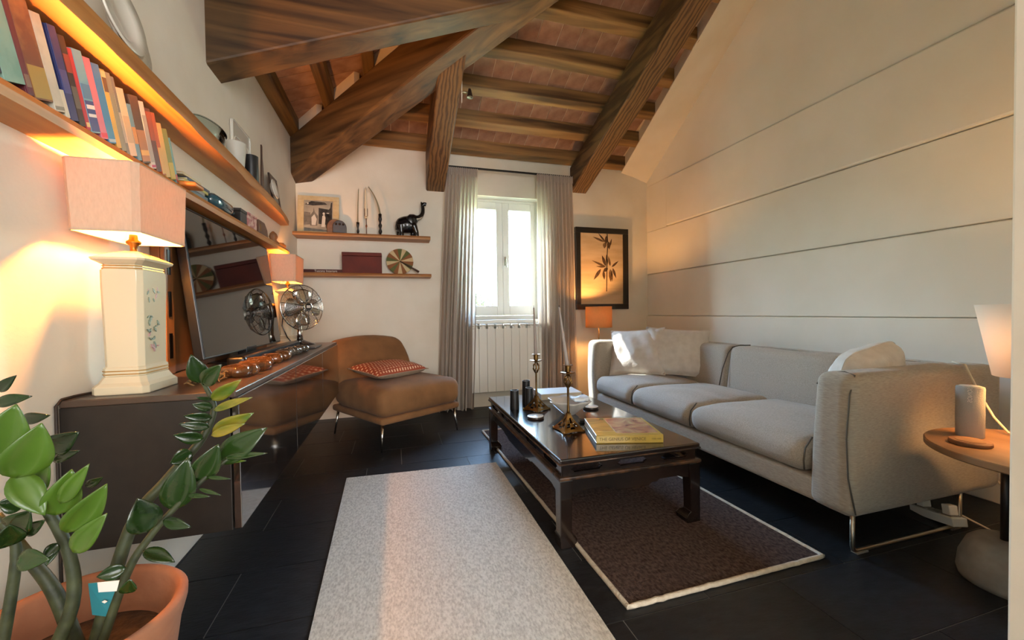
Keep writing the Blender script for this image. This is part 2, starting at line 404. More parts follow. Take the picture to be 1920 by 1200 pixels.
p = at(903, 572, y=13.0); tree('bright yellow-green tree crown low in the left window pane', p, .62, 'foliage_bright', 1)
p = at(966, 574, y=20.0); tree('small grey-green tree far off, low in the right window pane', p, .55, 'foliage_dull', 2)
# ------------------------------------------------------------------ large furniture
pmat('console_dark', '1e1915', .4, col2='26201b', scale=30, spec=.5)
pmat('console_gloss', '241d19', .06, col2='3a302a', scale=2.2, stretch=(1, 2, .8), distort=3, spec=1.0, coat=1.0, ior=1.9, ramp=(.45, .8))
pmat('console_top', '4a3b30', .3, col2='54443a', scale=5)
c = thing('console', 'long floating dark console with glossy doors on the left wall', 'console', (-.62, 2.3, .35))
box(XL+.003, -.445, 1.30, 3.30, .355, .722).build('body', 'console_dark', c, bevel=.003)
box(XL+.003, -.43, 1.285, 3.31, .722, .74).build('top_panel', 'console_top', c, bevel=.003)
box(XL+.003, -.445, 1.285, 1.30, .35, .722).build('end_panel', 'console_dark', c, bevel=.002)
for i in range(3):
    y0 = 1.29+i*.673
    box(-.443, -.424, y0, y0+.669, .35, .722).build('door', 'console_gloss', c, bevel=.002)

# shelves
def plank(name, mat, label, pts_front, xb, z0, z1, axis, cat='shelf', group=None, wob=.006, seed=0):
    n = 40; L = []
    for i in range(n+1):
        t = i/n; s = pts_front[0][0]+(pts_front[-1][0]-pts_front[0][0])*t
        for (a0, f0), (a1, f1) in zip(pts_front, pts_front[1:]):
            if a0 <= s <= a1+1e-6: f = f0+(f1-f0)*(s-a0)/(a1-a0)
        w = wob*noise.noise(Vector((s*4, seed, 0))); e = .012
        q = [(xb, z0), (f+w*(1 if axis == 'y' else -1), z0+.004+w*.4), (f+w+(.004 if axis == 'y' else -.004), (z0+z1)/2), (f-(e if axis == 'y' else -e), z1), (xb, z1)]
        L.append([Vector((p, s, z)) if axis == 'y' else Vector((s, p, z)) for p, z in q])
    o = MB().loft(L).build(name, mat, smooth='auto'); return tag(o, label, cat, group)
plank('wall_shelf', 'oak_shelf', 'upper live-edge oak shelf on the left wall', [(.3, -.665), (1.2, -.68), (2.2, -.70), (3.0, -.725), (3.42, -.765)], XL, 1.63, 1.70, 'y', group='oak wall shelves', seed=1, wob=.012)
plank('wall_shelf', 'oak_shelf', 'lower oak shelf full of books on the left wall', [(.3, -.723), (3.22, -.723)], XL, 1.38, 1.425, 'y', group='oak wall shelves', seed=2, wob=.004)
plank('wall_shelf', 'oak_shelf_x', 'upper oak shelf with elephant and candlesticks on the far wall', [(XL, 3.78), (.33, 3.78)], YW, 1.628, 1.664, 'x', group='oak wall shelves', seed=3, wob=.004)
plank('wall_shelf', 'oak_shelf_x', 'lower oak shelf with box and striped disc on the far wall', [(XL, 3.80), (.335, 3.80)], YW, 1.285, 1.317, 'x', group='oak wall shelves', seed=4, wob=.004)

# armchair
pmat('brown_suede', '74502e', .85, col2='94683f', scale=5, bump=.08, bscale=90, sheen=.05, ramp=(.3, .7))
pmat('chrome', 'd8d5d0', .12, 1)
CH0 = Vector((-.109, 2.853, 0)); ang = math.atan2(.374, .586)
ch = thing('armchair', 'brown suede armless lounge chair on slim metal legs', 'armchair', CH0, ang)
CW, CD = .70, .72
def seatfn(p):
    q = p.copy(); t = max(0, (p.z-.30)/.16); q.z += .03*t*math.sin(math.pi*min(1, max(0, p.x/CW)))*math.sin(math.pi*min(1, max(0, (p.y+.1)/(CD+.1))))+.004*fbm(p, 6)
    return q
MB().rbox(.0, CW, -.02, CD, .185, .235, r=.02, seg=3).build('frame', 'brown_suede', ch, smooth=True, local=True)
MB().rbox(-.012, CW+.012, -.035, CD-.06, .228, .435, r=.075, seg=6, k=4, fn=seatfn).build('seat', 'brown_suede', ch, smooth=True, local=True)
def backfn(p):
    q = p.copy(); t = (p.z-.24)/.52; q.y += .16*t+.05*t*t; s_ = (p.x-CW/2)/(CW/2)
    if t > .55: q.x = CW/2+(p.x-CW/2)*(1-.12*((t-.55)/.45)**2); q.z -= .035*s_*s_*(t-.55)/.45
    q.y -= .03*(1-s_*s_)*t*0; return q
MB().rbox(-.005, CW+.005, CD-.19, CD-.05, .24, .765, r=.06, seg=6, k=4, fn=backfn).build('backrest', 'brown_suede', ch, smooth=True, local=True)
for x, y, dx_, dy_ in ((.03, .02, -.02, -.015), (CW-.03, .02, .02, -.015), (.03, CD-.05, -.02, .03), (CW-.03, CD-.05, .02, .03)):
    MB().cyl((x, y, .19), (x+dx_, y+dy_, 0), .011, .006, 12).build('leg', 'chrome', ch, smooth=True, local=True)

# pillows
def pillow(name, label, mat, w, h, t, M, group=None, wr=.006, seed=0, back=None, cat='cushion', rnd=0):
    root = None; n = 18; vs = {}; mt, mbk = MB(), MB()
    def P(i, j, s):
        u, v = -1+2*i/n, -1+2*j/n
        k = max(0, (1-abs(u)**2.6)*(1-abs(v)**2.6))**.42
        e = 1-.07*(1-abs(u*v))*0
        x = u*w/2*(1-.07*(1-v*v)*abs(u)); y = v*h/2*(1-.07*(1-u*u)*abs(v))
        z = s*t/2*k + wr*k*fbm((u*2+seed, v*2, s), 1.6)+ wr*.6*k*math.sin(9*u+5*v*abs(v)+seed)*s
        return Vector((x*(1-rnd*v**4), y*(1-rnd*u**4), z))
    for s, mb in ((1, mt), (-1, mbk if back else mt)):
        mb.add([P(i, j, s) for j in range(n+1) for i in range(n+1)], [(j*(n+1)+i, j*(n+1)+i+1, (j+1)*(n+1)+i+1, (j+1)*(n+1)+i) if s > 0 else (j*(n+1)+i, (j+1)*(n+1)+i, (j+1)*(n+1)+i+1, j*(n+1)+i+1) for j in range(n) for i in range(n)])
    seam = [P(i, 0, 0) for i in range(n)]+[P(n, j, 0) for j in range(n)]+[P(n-i, n, 0) for i in range(n)]+[P(0, n-j, 0) for j in range(n)]
    r = thing(name, label, cat, group=group); r.matrix_basis = M
    mt.build('cover', mat, r, smooth=True, local=True)
    if back: mbk.build('back_cover', back, r, smooth=True, local=True)
    MB().tube(seam, .0035, 6, closed=True).build('seam', back or mat, r, smooth=True, local=True)
    return r
pm = pmat('cushion_pattern', 'b4552c', .8); N, L_ = pm.node_tree.nodes, pm.node_tree.links
tc = N.new('ShaderNodeTexCoord'); br = N.new('ShaderNodeTexBrick'); br.inputs['Scale'].default_value = 1; br.inputs['Brick Width'].default_value = .026; br.inputs['Row Height'].default_value = .028
br.inputs['Mortar Size'].default_value = .009; br.inputs['Mortar Smooth'].default_value = .3; br.inputs['Color1'].default_value = lin('efb98a'); br.inputs['Color2'].default_value = lin('f6d8b0'); br.inputs['Mortar'].default_value = lin('a0431f')
L_.new(tc.outputs['Object'], br.inputs['Vector']); L_.new(br.outputs['Color'], N['Principled BSDF'].inputs['Base Color'])
pmat('taupe_cloth', 'a8937c', .9, bump=.1, bscale=150, col2='9c8871', scale=60)
chM = ch.matrix_basis
pillow('throw_cushion', 'orange patterned throw cushion lying on the brown armchair', 'cushion_pattern', .50, .36, .11,
       chM @ Matrix.Translation((.30, .36, .515)) @ Matrix.Rotation(math.radians(8), 4, 'Z') @ Matrix.Rotation(math.radians(6), 4, 'X'), back='taupe_cloth', wr=.004)

# sofa
pm = pmat('sofa_linen', 'b3a898', .9, col2='988d7e', scale=260, stretch=(.2, .2, 1.6), bump=.12, ramp=(.3, .7), sheen=.2)
pmat('sofa_linen_light', 'bab0a2', .9, col2='a3998b', scale=240, stretch=(.3, 1.2, 1), bump=.12, sheen=.2)
pmat('piping_grey', '5a554c', .8)
pmat('steel_satin', 'b0a898', .3, 1)
SX0, SX1, SY0, SY1, SH = 1.65, 2.58, 1.08, 3.25, .695
so = thing('sofa', 'long three-seat oatmeal linen sofa on metal sled legs', 'sofa', (2.1, 2.16, 0))
MB().rbox(SX0+.01, SX1-.02, SY0+.1, SY1-.1, .145, .245, r=.02, seg=4).build('base_rail', 'sofa_linen', so, smooth=True)
def armfn(y_in, sgn):
    def fn(p):
        q = p.copy(); t = (p.z-.145)/(SH-.145)
        if (p.y-y_in)*sgn > -.04: q.y += sgn*.03*max(0, 1-t)**1.5
        q.x += -.012*math.sin(math.pi*t)*(1 if p.x < 1.8 else 0)
        if p.x > 2.3: q.z -= .02*(p.x-2.3)*t
        return q
    return fn
MB().rbox(SX0, SX1, SY0, SY0+.15, .135, SH, r=.045, k=4, seg=8, fn=armfn(SY0+.15, 1)).build('arm', 'sofa_linen', so, smooth=True)
MB().rbox(SX0, SX1, SY1-.15, SY1, .135, SH, r=.045, k=4, seg=8, fn=armfn(SY1-.15, -1)).build('arm', 'sofa_linen', so, smooth=True)
bk = [SY0+.13, 1.93, SY1-.13]
def backf(p):
    q = p.copy(); t = (p.z-.145)/.55; q.x += .10*t*(1 if p.x < 2.4 else .1)*.8; q.z += .006*fbm(p, 3); return q
for a_, b_ in ((SY0+.13, 1.60), (1.60, 2.36), (2.36, SY1-.13)):
    MB().rbox(2.26, SX1-.01, a_+.001, b_-.001, .145, SH-.012, r=.05, k=4, seg=6, fn=backf).build('backrest', 'sofa_linen_light', so, smooth=True)
for yy in (1.60, 2.36):
    MB().tube([(2.255, yy, .40), (2.285, yy, .52), (2.335, yy, .63), (2.375, yy, .672), (2.45, yy, .683), (2.54, yy, .68)], .004, 6).build('piping', 'piping_grey', so, smooth=True)
for k_, (a_, b_) in enumerate(((1.262, 1.94), (1.944, 2.54), (2.544, 3.075))):
    def seatf(p, a_=a_, b_=b_, k_=k_):
        q = p.copy(); t = (p.z-.24)/.165; u = (p.y-a_)/(b_-a_); v = (p.x-SX0)/.62
        q.z += t*(.035*math.sin(math.pi*min(1, max(0, u)))*math.sin(math.pi*min(1, max(0, v)))) + t*.007*fbm((p.x*4, p.y*1.3+k_*3, 0), 1.5)+t*.0035*math.sin(22*p.x+9*p.y+4*fbm((p.x, p.y, k_), 3))
        q.x -= .02*math.sin(math.pi*max(0, min(1, t)))*(1 if v < .2 else 0)+(.006*fbm((p.y*9, p.z*4, k_), 1) if v < .2 else 0)
        return q
    MB().rbox(SX0-.002, 2.29, a_, b_, .246, .395, r=.055, k=4, seg=12, fn=seatf).build('seat_cushion', 'sofa_linen_light', so, smooth=True)
    MB().tube([(SX0+.05, a_+.008, .40), (SX0+.006, a_+.004, .36), (SX0-.006, a_+.002, .31), (SX0+.0, a_+.004, .27)], .0035, 6).build('piping', 'piping_grey', so, smooth=True)
for y_, w_ in ((SY0, 1),):
    MB().tube([(SX0+.02, y_+.002, .16), (SX0-.006, y_+.012, .3), (SX0-.012, y_+.014, .45), (SX0+.002, y_+.012, .62), (SX0+.04, y_+.02, .69), (SX0+.06, y_+.07, SH+.001), (SX0+.04, y_+.125, SH-.008), (SX0+.008, y_+.14, .64)], .003, 6).build('piping', 'piping_grey', so, smooth=True)
for yl in (SY0+.02, SY1-.06):
    m = MB(); w = .012
    m.tube([(1.68, yl, .15), (1.68, yl, .03), (1.686, yl, .014), (1.70, yl, .008), (2.30, yl, .008), (2.314, yl, .014), (2.32, yl, .03), (2.32, yl, .15)], .0085, 8)
    lg = m.build('sled_leg', 'steel_satin', so, smooth=True)
    for xx in (1.72, 2.28): box(xx-.03, xx+.03, yl-.012, yl+.012, 0, .006).build('foot_pad', pmat('pad_grey', '8d877c', .6), lg)
pmat('white_linen', 'e4ddd6', .85, col2='d8d0c8', scale=20, bump=.15, bscale=70)
def orient(c, normal, upv, roll=0):
    z = Vector(normal).normalized(); y = Vector(upv); y = (y-z*y.dot(z)).normalized(); x = y.cross(z)
    return frame_mat(Vector(c), x, y, z) @ Matrix.Rotation(math.radians(roll), 4, 'Z')
pillow('throw_pillow', 'white linen pillow facing out at the far end of the sofa', 'white_linen', .50, .40, .14, orient((2.22, 2.76, .605), (-.42, -.85, .32), (0, 0, 1), -4), group='white sofa pillows', wr=.010, seed=1)
pillow('throw_pillow', 'white sunlit pillow leaning on the far sofa arm, behind another pillow', 'white_linen', .46, .40, .13, orient((1.96, 2.95, .60), (-.72, -.58, .34), (0, 0, 1), 5), group='white sofa pillows', wr=.010, seed=2)
pillow('throw_pillow', 'white pillow standing inside the near arm of the sofa', 'white_linen', .42, .40, .20, orient((2.10, 1.325, .590), (-.1, .95, .22), (0, 0, 1), -10), group='white sofa pillows', wr=.008, seed=3, rnd=.16)

# coffee table
pmat('black_lacquer', '17110e', .16, col2='2b1c14', scale=5, bump=.03, bscale=40, coat=.6, spec=.6, ramp=(.4, .8))
pmat('worn_edge', '5a3d26', .35, col2='22170f', scale=25, ramp=(.35, .6))
TX0, TX1, TY0, TY1, TZ = .618, 1.29, 1.46, 2.72, .36
ct = thing('coffee_table', 'low black lacquered table with pierced waist and hoof feet', 'table', ((TX0+TX1)/2, (TY0+TY1)/2, 0))
box(TX0, TX1, TY0, TY1, .338, TZ).build('table_top', 'black_lacquer', ct, bevel=.006)
m = MB()
for a_ in ((TX0, TY0, TX1, TY0), (TX1, TY0, TX1, TY1), (TX1, TY1, TX0, TY1), (TX0, TY1, TX0, TY0)):
    m.tube([(a_[0], a_[1], .339), (a_[2], a_[3], .339)], .004, 6)
m.build('edge_moulding', 'worn_edge', ct, smooth=True)
i_ = .018
def waist(p0, p1, nslot):
    p0, p1 = Vector(p0), Vector(p1); d = (p1-p0); Ln = d.length; d.normalize(); n = Vector((-d.y, d.x)); m = MB()
    def bar(a, b, z0, z1):
        q = [p0+d*a-n*.006, p0+d*b-n*.006, p0+d*b+n*.006, p0+d*a+n*.006]
        m.hexa([Vector((v.x, v.y, z0)) for v in q], [Vector((v.x, v.y, z1)) for v in q])
    bar(0, Ln, .326, .338); bar(0, Ln, .288, .300)
    g = Ln/nslot; ps = 0
    for k in range(nslot):
        c_ = g*(k+.5); h_ = g*.33; bar(ps, c_-h_, .300, .326); ps = c_+h_
        for e in (-1, 1):                    # rounded slot ends
            for z0, z1, w in ((.300, .306, .012), (.306, .310, .006), (.320, .326, .012), (.316, .320, .006)):
                x = c_+e*h_; bar(min(x, x-e*w), max(x, x-e*w), z0, z1)
    bar(ps, Ln, .300, .326)
    return m
for p0, p1, ns in (((TX0+i_, TY0+i_), (TX1-i_, TY0+i_), 3), ((TX1-i_, TY0+i_), (TX1-i_, TY1-i_), 5), ((TX1-i_, TY1-i_), (TX0+i_, TY1-i_), 3), ((TX0+i_, TY1-i_), (TX0+i_, TY0+i_), 5)):
    waist(p0, p1, ns).build('waist_panel', 'black_lacquer', ct)
m = MB(); m.box(TX0-.004, TX1+.004, TY0-.004, TY0+.06, .274, .288); m.box(TX0-.004, TX1+.004, TY1-.06, TY1+.004, .274, .288); m.box(TX0-.004, TX0+.06, TY0+.06, TY1-.06, .274, .288); m.box(TX1-.06, TX1+.004, TY0+.06, TY1-.06, .274, .288)
m.build('lower_moulding', 'worn_edge', ct, bevel=.004)
def apron(L_):
    e = .05
    return [(0, .274), (L_, .274), (L_, .205), (L_-e, .215), (L_-e-.02, .222), (L_*.72, .222), (L_*.70, .212), (L_*.66, .212), (L_*.63, .200), (L_*.37, .200), (L_*.34, .212), (L_*.30, .212), (L_*.28, .222), (e+.02, .222), (e, .215), (0, .205)]
for y_, s in ((TY0+.008, .018), (TY1-.026, .018)):
    MB().prism(apron(TX1-TX0-.08), lambda u, z: Vector((TX0+.04+u, y_, z)), lambda u, z: Vector((TX0+.04+u, y_+s, z))).build('apron', 'black_lacquer', ct, bevel=.003)
for x_, s in ((TX0+.008, .018), (TX1-.026, .018)):
    MB().prism(apron(TY1-TY0-.08), lambda u, z: Vector((x_, TY0+.04+u, z)), lambda u, z: Vector((x_+s, TY0+.04+u, z))).build('apron', 'black_lacquer', ct, bevel=.003)
for sx, x in ((1, TX0), (-1, TX1)):
    for sy, y in ((1, TY0), (-1, TY1)):
        L = []
        for z, w in ((.274, .056), (.20, .053), (.10, .050), (.058, .050), (.050, .062), (.030, .074), (.012, .070), (0.0, .060)):
            L.append([Vector((x, y, z)), Vector((x+sx*w, y, z)), Vector((x+sx*w, y+sy*w, z)), Vector((x, y+sy*w, z))])
        MB().loft(L).build('leg', 'black_lacquer', ct, bevel=.003)

# rugs
pmat('rug_brown', '382a25', .95, col2='6a5952', scale=95, stretch=(1, .6, 1), bump=.9, bscale=260, ramp=(.3, .75), sheen=.0, spec=.1, detail=10)
pmat('rug_edge', 'd5c9b4', .9, bump=.5, bscale=120, col2='c3b59e', scale=50)
pmat('rug_cream', 'b0aa9f', .95, col2='d8d3c8', scale=120, stretch=(1.3, .6, 1), bump=.35, bscale=330, ramp=(.3, .62), detail=10)
def rug(name, label, q, mat, th, edge=None, n=60):
    r = thing(name, label, 'rug', tuple(sum((Vector((*p, 0)) for p in q), Vector())/4))
    vs = []; 
    P = lambda u, v: (Vector(q[0])*(1-u)*(1-v)+Vector(q[1])*u*(1-v)+Vector(q[2])*u*v+Vector(q[3])*(1-u)*v)
    m = MB()
    top = [Vector((*P(i/n, j/n), th+.0009*fbm((*P(i/n, j/n), 0), 40))) for j in range(n+1) for i in range(n+1)]
    m.add(top, [(j*(n+1)+i, j*(n+1)+i+1, (j+1)*(n+1)+i+1, (j+1)*(n+1)+i) for j in range(n) for i in range(n)])
    bt = [Vector((*p, .001)) for p in q]; o = len(m.v); m.v += [tuple(p) for p in bt]
    m.f.append((o+3, o+2, o+1, o))
    ring = [i for i in range(n+1)]+[j*(n+1)+n for j in range(1, n+1)]+[n*(n+1)+n-i for i in range(1, n+1)]+[(n-j)*(n+1) for j in range(1, n)]
    low = []
    for k in ring: v = m.v[k]; low.append(len(m.v)); m.v.append((v[0], v[1], .001))
    for k in range(len(ring)): k2 = (k+1) % len(ring); m.f.append((ring[k], low[k], low[k2], ring[k2]))
    m.build('pile', mat, r, smooth='auto')
    if edge:
        e = []
        for a, b in ((0, 1), (1, 2), (2, 3), (3, 0)):
            for k in range(40):
                p = Vector(q[a])*(1-k/40)+Vector(q[b])*(k/40); e.append(Vector((p.x+.004*noise.noise(Vector((k*.9, a, 0))), p.y+.004*noise.noise(Vector((k*.9, a, 5))), th*.55+.003)))
        MB().tube(e, .009, 6, closed=True).build('edging', edge, r, smooth=True)
    return r
rug('rug', 'brown pile rug with cream edging under the coffee table', [(.695, 1.102), (1.543, 1.112), (1.50, 3.10), (.654, 3.106)], 'rug_brown', .010, 'rug_edge')
rug('runner_rug', 'cream woven runner rug lying left of the coffee table', [(-.235, .25), (.586, .25), (.592, 2.42), (-.282, 2.455)], 'rug_cream', .012)
# ------------------------------------------------------------------ window dressing, radiator, lamps
def curtain(label, top, bot, zt, zb, folds, seed, y0=3.845):
    n, k = 140, 24; g = random.Random(seed); ph = [g.uniform(0, 6) for _ in range(4)]
    vs = []
    for j in range(k+1):
        t = j/k; z = zt+(zb-zt)*t
        for i in range(n+1):
            u = i/n; s = t**.8
            x = (top[0]+(top[1]-top[0])*u)*(1-s)+(bot[0]+(bot[1]-bot[0])*u)*s
            amp = .016+.022*min(1, t*2.5)
            f = 2*math.pi*folds*(u+.018*math.sin(5*u+ph[0]))+.5*math.sin(2.2*t+ph[1])
            y = y0+amp*math.sin(f)+.012*math.sin(2.3*f+ph[2])*min(1, t*2)+.008*math.sin(7*t+4*u+ph[3])*t
            x += .010*math.sin(f*.5+3*t+ph[1])*t
            vs.append(Vector((x, y, z+(.01*math.sin(f*.7) if j == k else 0))))
    m = MB().add(vs, [(j*(n+1)+i, j*(n+1)+i+1, (j+1)*(n+1)+i+1, (j+1)*(n+1)+i) for j in range(k) for i in range(n)])
    r = thing('curtain', label, 'curtain', ((bot[0]+bot[1])/2, y0, zb), group='linen curtains')
    m.build('cloth', 'curtain_linen', r, smooth=True)
    h = MB(); nn = 90
    h.add([Vector((top[0]+(top[1]-top[0])*i/nn, y0-.012+.012*math.sin(2*math.pi*folds*1.8*i/nn), z)) for z in (zt+.004, zt-.07) for i in range(nn+1)], [(i, i+1, nn+2+i, nn+1+i) for i in range(nn)])
    h.build('heading', 'curtain_linen', r, smooth=True)
thinmat('curtain_linen', 'ded4ca', 'e2d8cc', .40, weave=180)
curtain('gathered greige linen curtain left of the window, reaching the floor', (.505, .80), (.375, .735), 2.335, .012, 9, 1)
curtain('sunlit greige linen curtain right of the window', (1.40, 1.80), (1.40, 1.835), 2.345, .03, 10, 5)
box(.50, 1.81, 3.84, 3.862, 2.342, 2.356).build('curtain_rail', pmat('black_metal', '15130f', .35, 0)); tag(bpy.data.objects['curtain_rail'], 'thin black curtain rail above the window', 'curtain rail')
ra = thing('radiator', 'white ribbed radiator below the window', 'radiator', (1.08, 3.88, .16))
for i in range(9):
    x = .70+i*.083
    MB().box(x+.001, x+.082, 3.83, 3.842, .165, .79).box(x+.012, x+.071, 3.842, 3.925, .165, .812).build('section', 'white_enamel', ra, bevel=.003)
    MB().box(x+.008, x+.075, 3.835, 3.925, .817, .836).box(x+.03, x+.053, 3.835, 3.925, .78, .817).build('grille', 'white_enamel', ra, bevel=.004)
MB().cyl((.69, 3.88, .20), (1.455, 3.88, .20), .012).build('pipe', 'white_enamel', ra, smooth=True)
for xx in (.74, 1.40):
    MB().box(xx-.01, xx+.01, 3.90, 3.949, .25, .70).build('bracket', 'white_enamel', ra)

def bulb(parent, loc, energy, size=.025, col=(1.0, .50, .17)):
    l = bpy.data.lights.new('bulb_light', 'POINT'); l.energy = energy; l.color = col; l.shadow_soft_size = size
    o = bpy.data.objects.new('bulb_light', l); COL.objects.link(o); o.parent = parent; o.location = loc
    m = MB(); m.sphere((0, 0, 0), .022, 12, 8).cyl((0, 0, -.05), (0, 0, -.015), .012)
    b = m.build('bulb', pmat('bulb_glass', 'ffd9a0', .4, emit='ffb060', estr=6), parent, smooth=True, local=True); b.location = Vector(loc)-Vector((0, 0, .05))
thinmat('shade_linen', 'd8c4ac', 'd8b898', .14, weave=160)
thinmat('shade_amber', 'd6ac78', 'e6b878', .22, weave=120)
pmat('ceramic_cream', 'd6caac', .12, coat=.6)
pmat('gold_line', 'b98a3e', .3, .8)
pmat('brass_old', '8f6a34', .3, 1)
pmat('painted_green', '6f7a68', .4); pmat('painted_pink', 'b08a86', .4)
def cut_rect(hx, hy, c, z): return [Vector((x, y, z)) for x, y in ((hx-c, -hy), (hx, -hy+c), (hx, hy-c), (hx-c, hy), (-hx+c, hy), (-hx, hy-c), (-hx, -hy+c), (-hx+c, -hy))]
def ceramic_lamp(label, loc, s, energy):
    r = thing('table_lamp', label, 'lamp', loc, group='pair of ceramic lamps on the console'); z = lambda v: (v-.74)*s
    R = lambda hx, hy, c, v: cut_rect(hx*s, hy*s, c*s, z(v))
    MB().loft([R(.064, .086, .012, .74), R(.066, .088, .012, .744), R(.066, .088, .012, .762), R(.058, .079, .012, .772), R(.050, .071, .012, .79)]).build('base', 'ceramic_cream', r, local=True, bevel=.002)
    MB().loft([R(.050, .071, .012, .79), R(.050, .071, .012, .812), R(.0465, .067, .012, .816), R(.0475, .068, .012, .90), R(.050, .071, .012, 1.05), R(.050, .071, .012, 1.088), R(.046, .067, .012, 1.094), R(.046, .067, .012, 1.104)]).build('vase_body', 'ceramic_cream', r, local=True, bevel=.0015)
    MB().loft([R(.046, .067, .012, 1.104), R(.062, .086, .012, 1.116), R(.064, .088, .012, 1.122), R(.040, .058, .01, 1.136), R(.018, .024, .006, 1.147)]).build('cap', 'ceramic_cream', r, local=True, bevel=.001)
    for v in (.794, .803, 1.092, 1.099):
        MB().loft([R(.0508 if v < 1 else .0475, .0718 if v < 1 else .0685, .012, v), R(.0508 if v < 1 else .0475, .0718 if v < 1 else .0685, .012, v+.0025)]).build('gold_band', 'gold_line', r, local=True)
    MB().lathe([(.012*s, z(1.145)), (.008*s, z(1.152)), (.009*s, z(1.165)), (.017*s, z(1.172)), (.017*s, z(1.178)), (.010*s, z(1.184)), (.006*s, z(1.26))], 14).build('stem', 'brass_old', r, smooth=True, local=True)
    # floral spray painted on the face towards the room
    g = random.Random(4); fl = MB(); fp = MB()
    for k in range(26):
        v = .86+.19*g.random(); y = -.02*math.sin((v-.86)*14)+g.uniform(-.03, .03); L = g.uniform(.005, .011); a_ = g.uniform(0, 6.28)
        mm = fp if k % 4 == 0 else fl; X = .0512*s
        q = [(y+L*math.cos(a_), v+L*math.sin(a_)), (y-.35*L*math.sin(a_), v+.35*L*math.cos(a_)), (y-L*math.cos(a_), v-L*math.sin(a_)), (y+.35*L*math.sin(a_), v-.35*L*math.cos(a_))]
        mm.prism(q, lambda a, b: Vector((X-.004, a*s, z(b))), lambda a, b: Vector((X, a*s, z(b))))
    fl.build('painted_leaves', 'painted_green', r, local=True, kind='stuff'); fp.build('painted_flowers', 'painted_pink', r, local=True, kind='stuff')
    sh = MB(); a0, a1 = R(.076, .130, .012, 1.187), R(.081, .138, .013, 1.370); sh.loft([a0, a1], cap=False)
    so_ = sh.build('lamp_shade', 'shade_linen', r, local=True, solid=.002)
    MB().tube([p for p in a0], .0022*s, 6, closed=True).build('shade_trim', 'shade_linen', so_, local=True); MB().tube([p for p in a1], .0022*s, 6, closed=True).build('shade_trim', 'shade_linen', so_, local=True)
    m = MB(); m.tube([(0, 0, z(1.24)), (.074*s, 0, z(1.245))], .0018, 6); m.tube([(0, 0, z(1.24)), (-.074*s, 0, z(1.245))], .0018, 6); m.build('shade_bracket', 'brass_old', r, local=True)
    bulb(r, (0, 0, z(1.30)), energy, col=(1.0, .37, .075))
    return r
LAMP1 = (-.718, 1.415, .74)
l1 = ceramic_lamp('near cream ceramic lamp with linen shade at the plant end of the console', LAMP1, .975, 55.0)
ceramic_lamp('far cream ceramic lamp with linen shade beside the fan', (-.715, 3.13, .74), .98, 13.0)
pts = [(-.78, 1.43, .744), (-.80, 1.38, .744), (-.812, 1.33, .744), (-.814, 1.29, .743), (-.814, 1.272, .73), (-.812, 1.268, .6), (-.814, 1.27, .3), (-.81, 1.27, .004)]
MB().tube(pts, .0035, 6).build('cord', pmat('cord_brown', '2a2018', .6), l1, smooth=True)
# small amber lamp by the window
fl = thing('floor_lamp', 'slim floor lamp with glowing amber drum shade behind the sofa', 'lamp', (1.97, 3.62, 0))
MB().lathe([(.11, 0), (.11, .012), (.02, .018), (.006, .022)], 24).build('base', 'black_metal', fl, smooth='auto', local=True)
MB().cyl((0, 0, .015), (0, 0, .92), .006).build('pole', 'black_metal', fl, smooth=True, local=True)
m = MB(); m.lathe([(.130, .785), (.130, .995)], 40, cap=False); sh = m.build('lamp_shade', 'shade_amber', fl, smooth=True, local=True, solid=.002)
m = MB(); m.tube([(0, 0, .90), (.128, 0, .90)], .002, 6); m.tube([(0, 0, .90), (-.128, 0, .90)], .002, 6); m.build('shade_bracket', 'black_metal', fl, local=True)
bulb(fl, (0, 0, .91), 26.0, col=(1.0, .45, .12))

# ------------------------------------------------------------------ pictures
def flat(poly, o, ux, uz, nrm, th=.0012):
    o, ux, uz, nrm = Vector(o), Vector(ux), Vector(uz), Vector(nrm)
    return (lambda a, b: o+ux*a+uz*b), (lambda a, b: o+ux*a+uz*b+nrm*th)
pi_ = thing('picture', 'tall black-framed botanical print above the amber lamp', 'picture', (2.18, 3.94, .965))
PX0, PX1, PZ0, PZ1 = 1.862, 2.50, .968, 1.852; fw = .058
m = MB(); m.box(PX0, PX1, 3.905, 3.945, PZ0, PZ0+fw); m.box(PX0, PX1, 3.905, 3.945, PZ1-fw, PZ1); m.box(PX0, PX0+fw, 3.905, 3.945, PZ0+fw, PZ1-fw); m.box(PX1-fw, PX1, 3.905, 3.945, PZ0+fw, PZ1-fw)
m.build('frame', pmat('frame_black', '120e0c', .35), pi_, bevel=.004)
box(PX0+fw-.004, PX1-fw+.004, 3.928, 3.94, PZ0+fw-.004, PZ1-fw+.004).build('paper', pmat('print_paper', 'd3bc9a', .8, col2='c4ab86', scale=4, stretch=(1, 1, 5)), pi_)
def leafpoly(b, t, w, n=6):
    b, t = Vector(b), Vector(t); d = t-b; nn = Vector((-d.y, d.x)).normalized()
    up_ = [b+d*(i/n)+nn*w*math.sin(math.pi*(i/n)**.8) for i in range(n+1)]; dn = [b+d*(i/n)-nn*w*math.sin(math.pi*(i/n)**.8) for i in range(n-1, 0, -1)]
    return [(p.x, p.y) for p in up_+dn]
def from_crop(x, y): p = at(1070+x/5.46, 420+y/5.455, y=3.928); return (p.x, p.z)
m = MB(); f0, f1 = flat(None, (0, 3.928, 0), (1, 0, 0), (0, 0, 1), (0, -1, 0))
st = [(372, 88), (380, 200), (372, 330), (370, 500), (368, 690)]
for (a_, b_) in zip(st, st[1:]):
    p, q = from_crop(*a_), from_crop(*b_); m.prism([(p[0]-.006, p[1]), (p[0]+.006, p[1]), (q[0]+.005, q[1]), (q[0]-.005, q[1])], f0, f1)
m.build('printed_stem', pmat('ink_brown', '3a2a1c', .8), pi_)
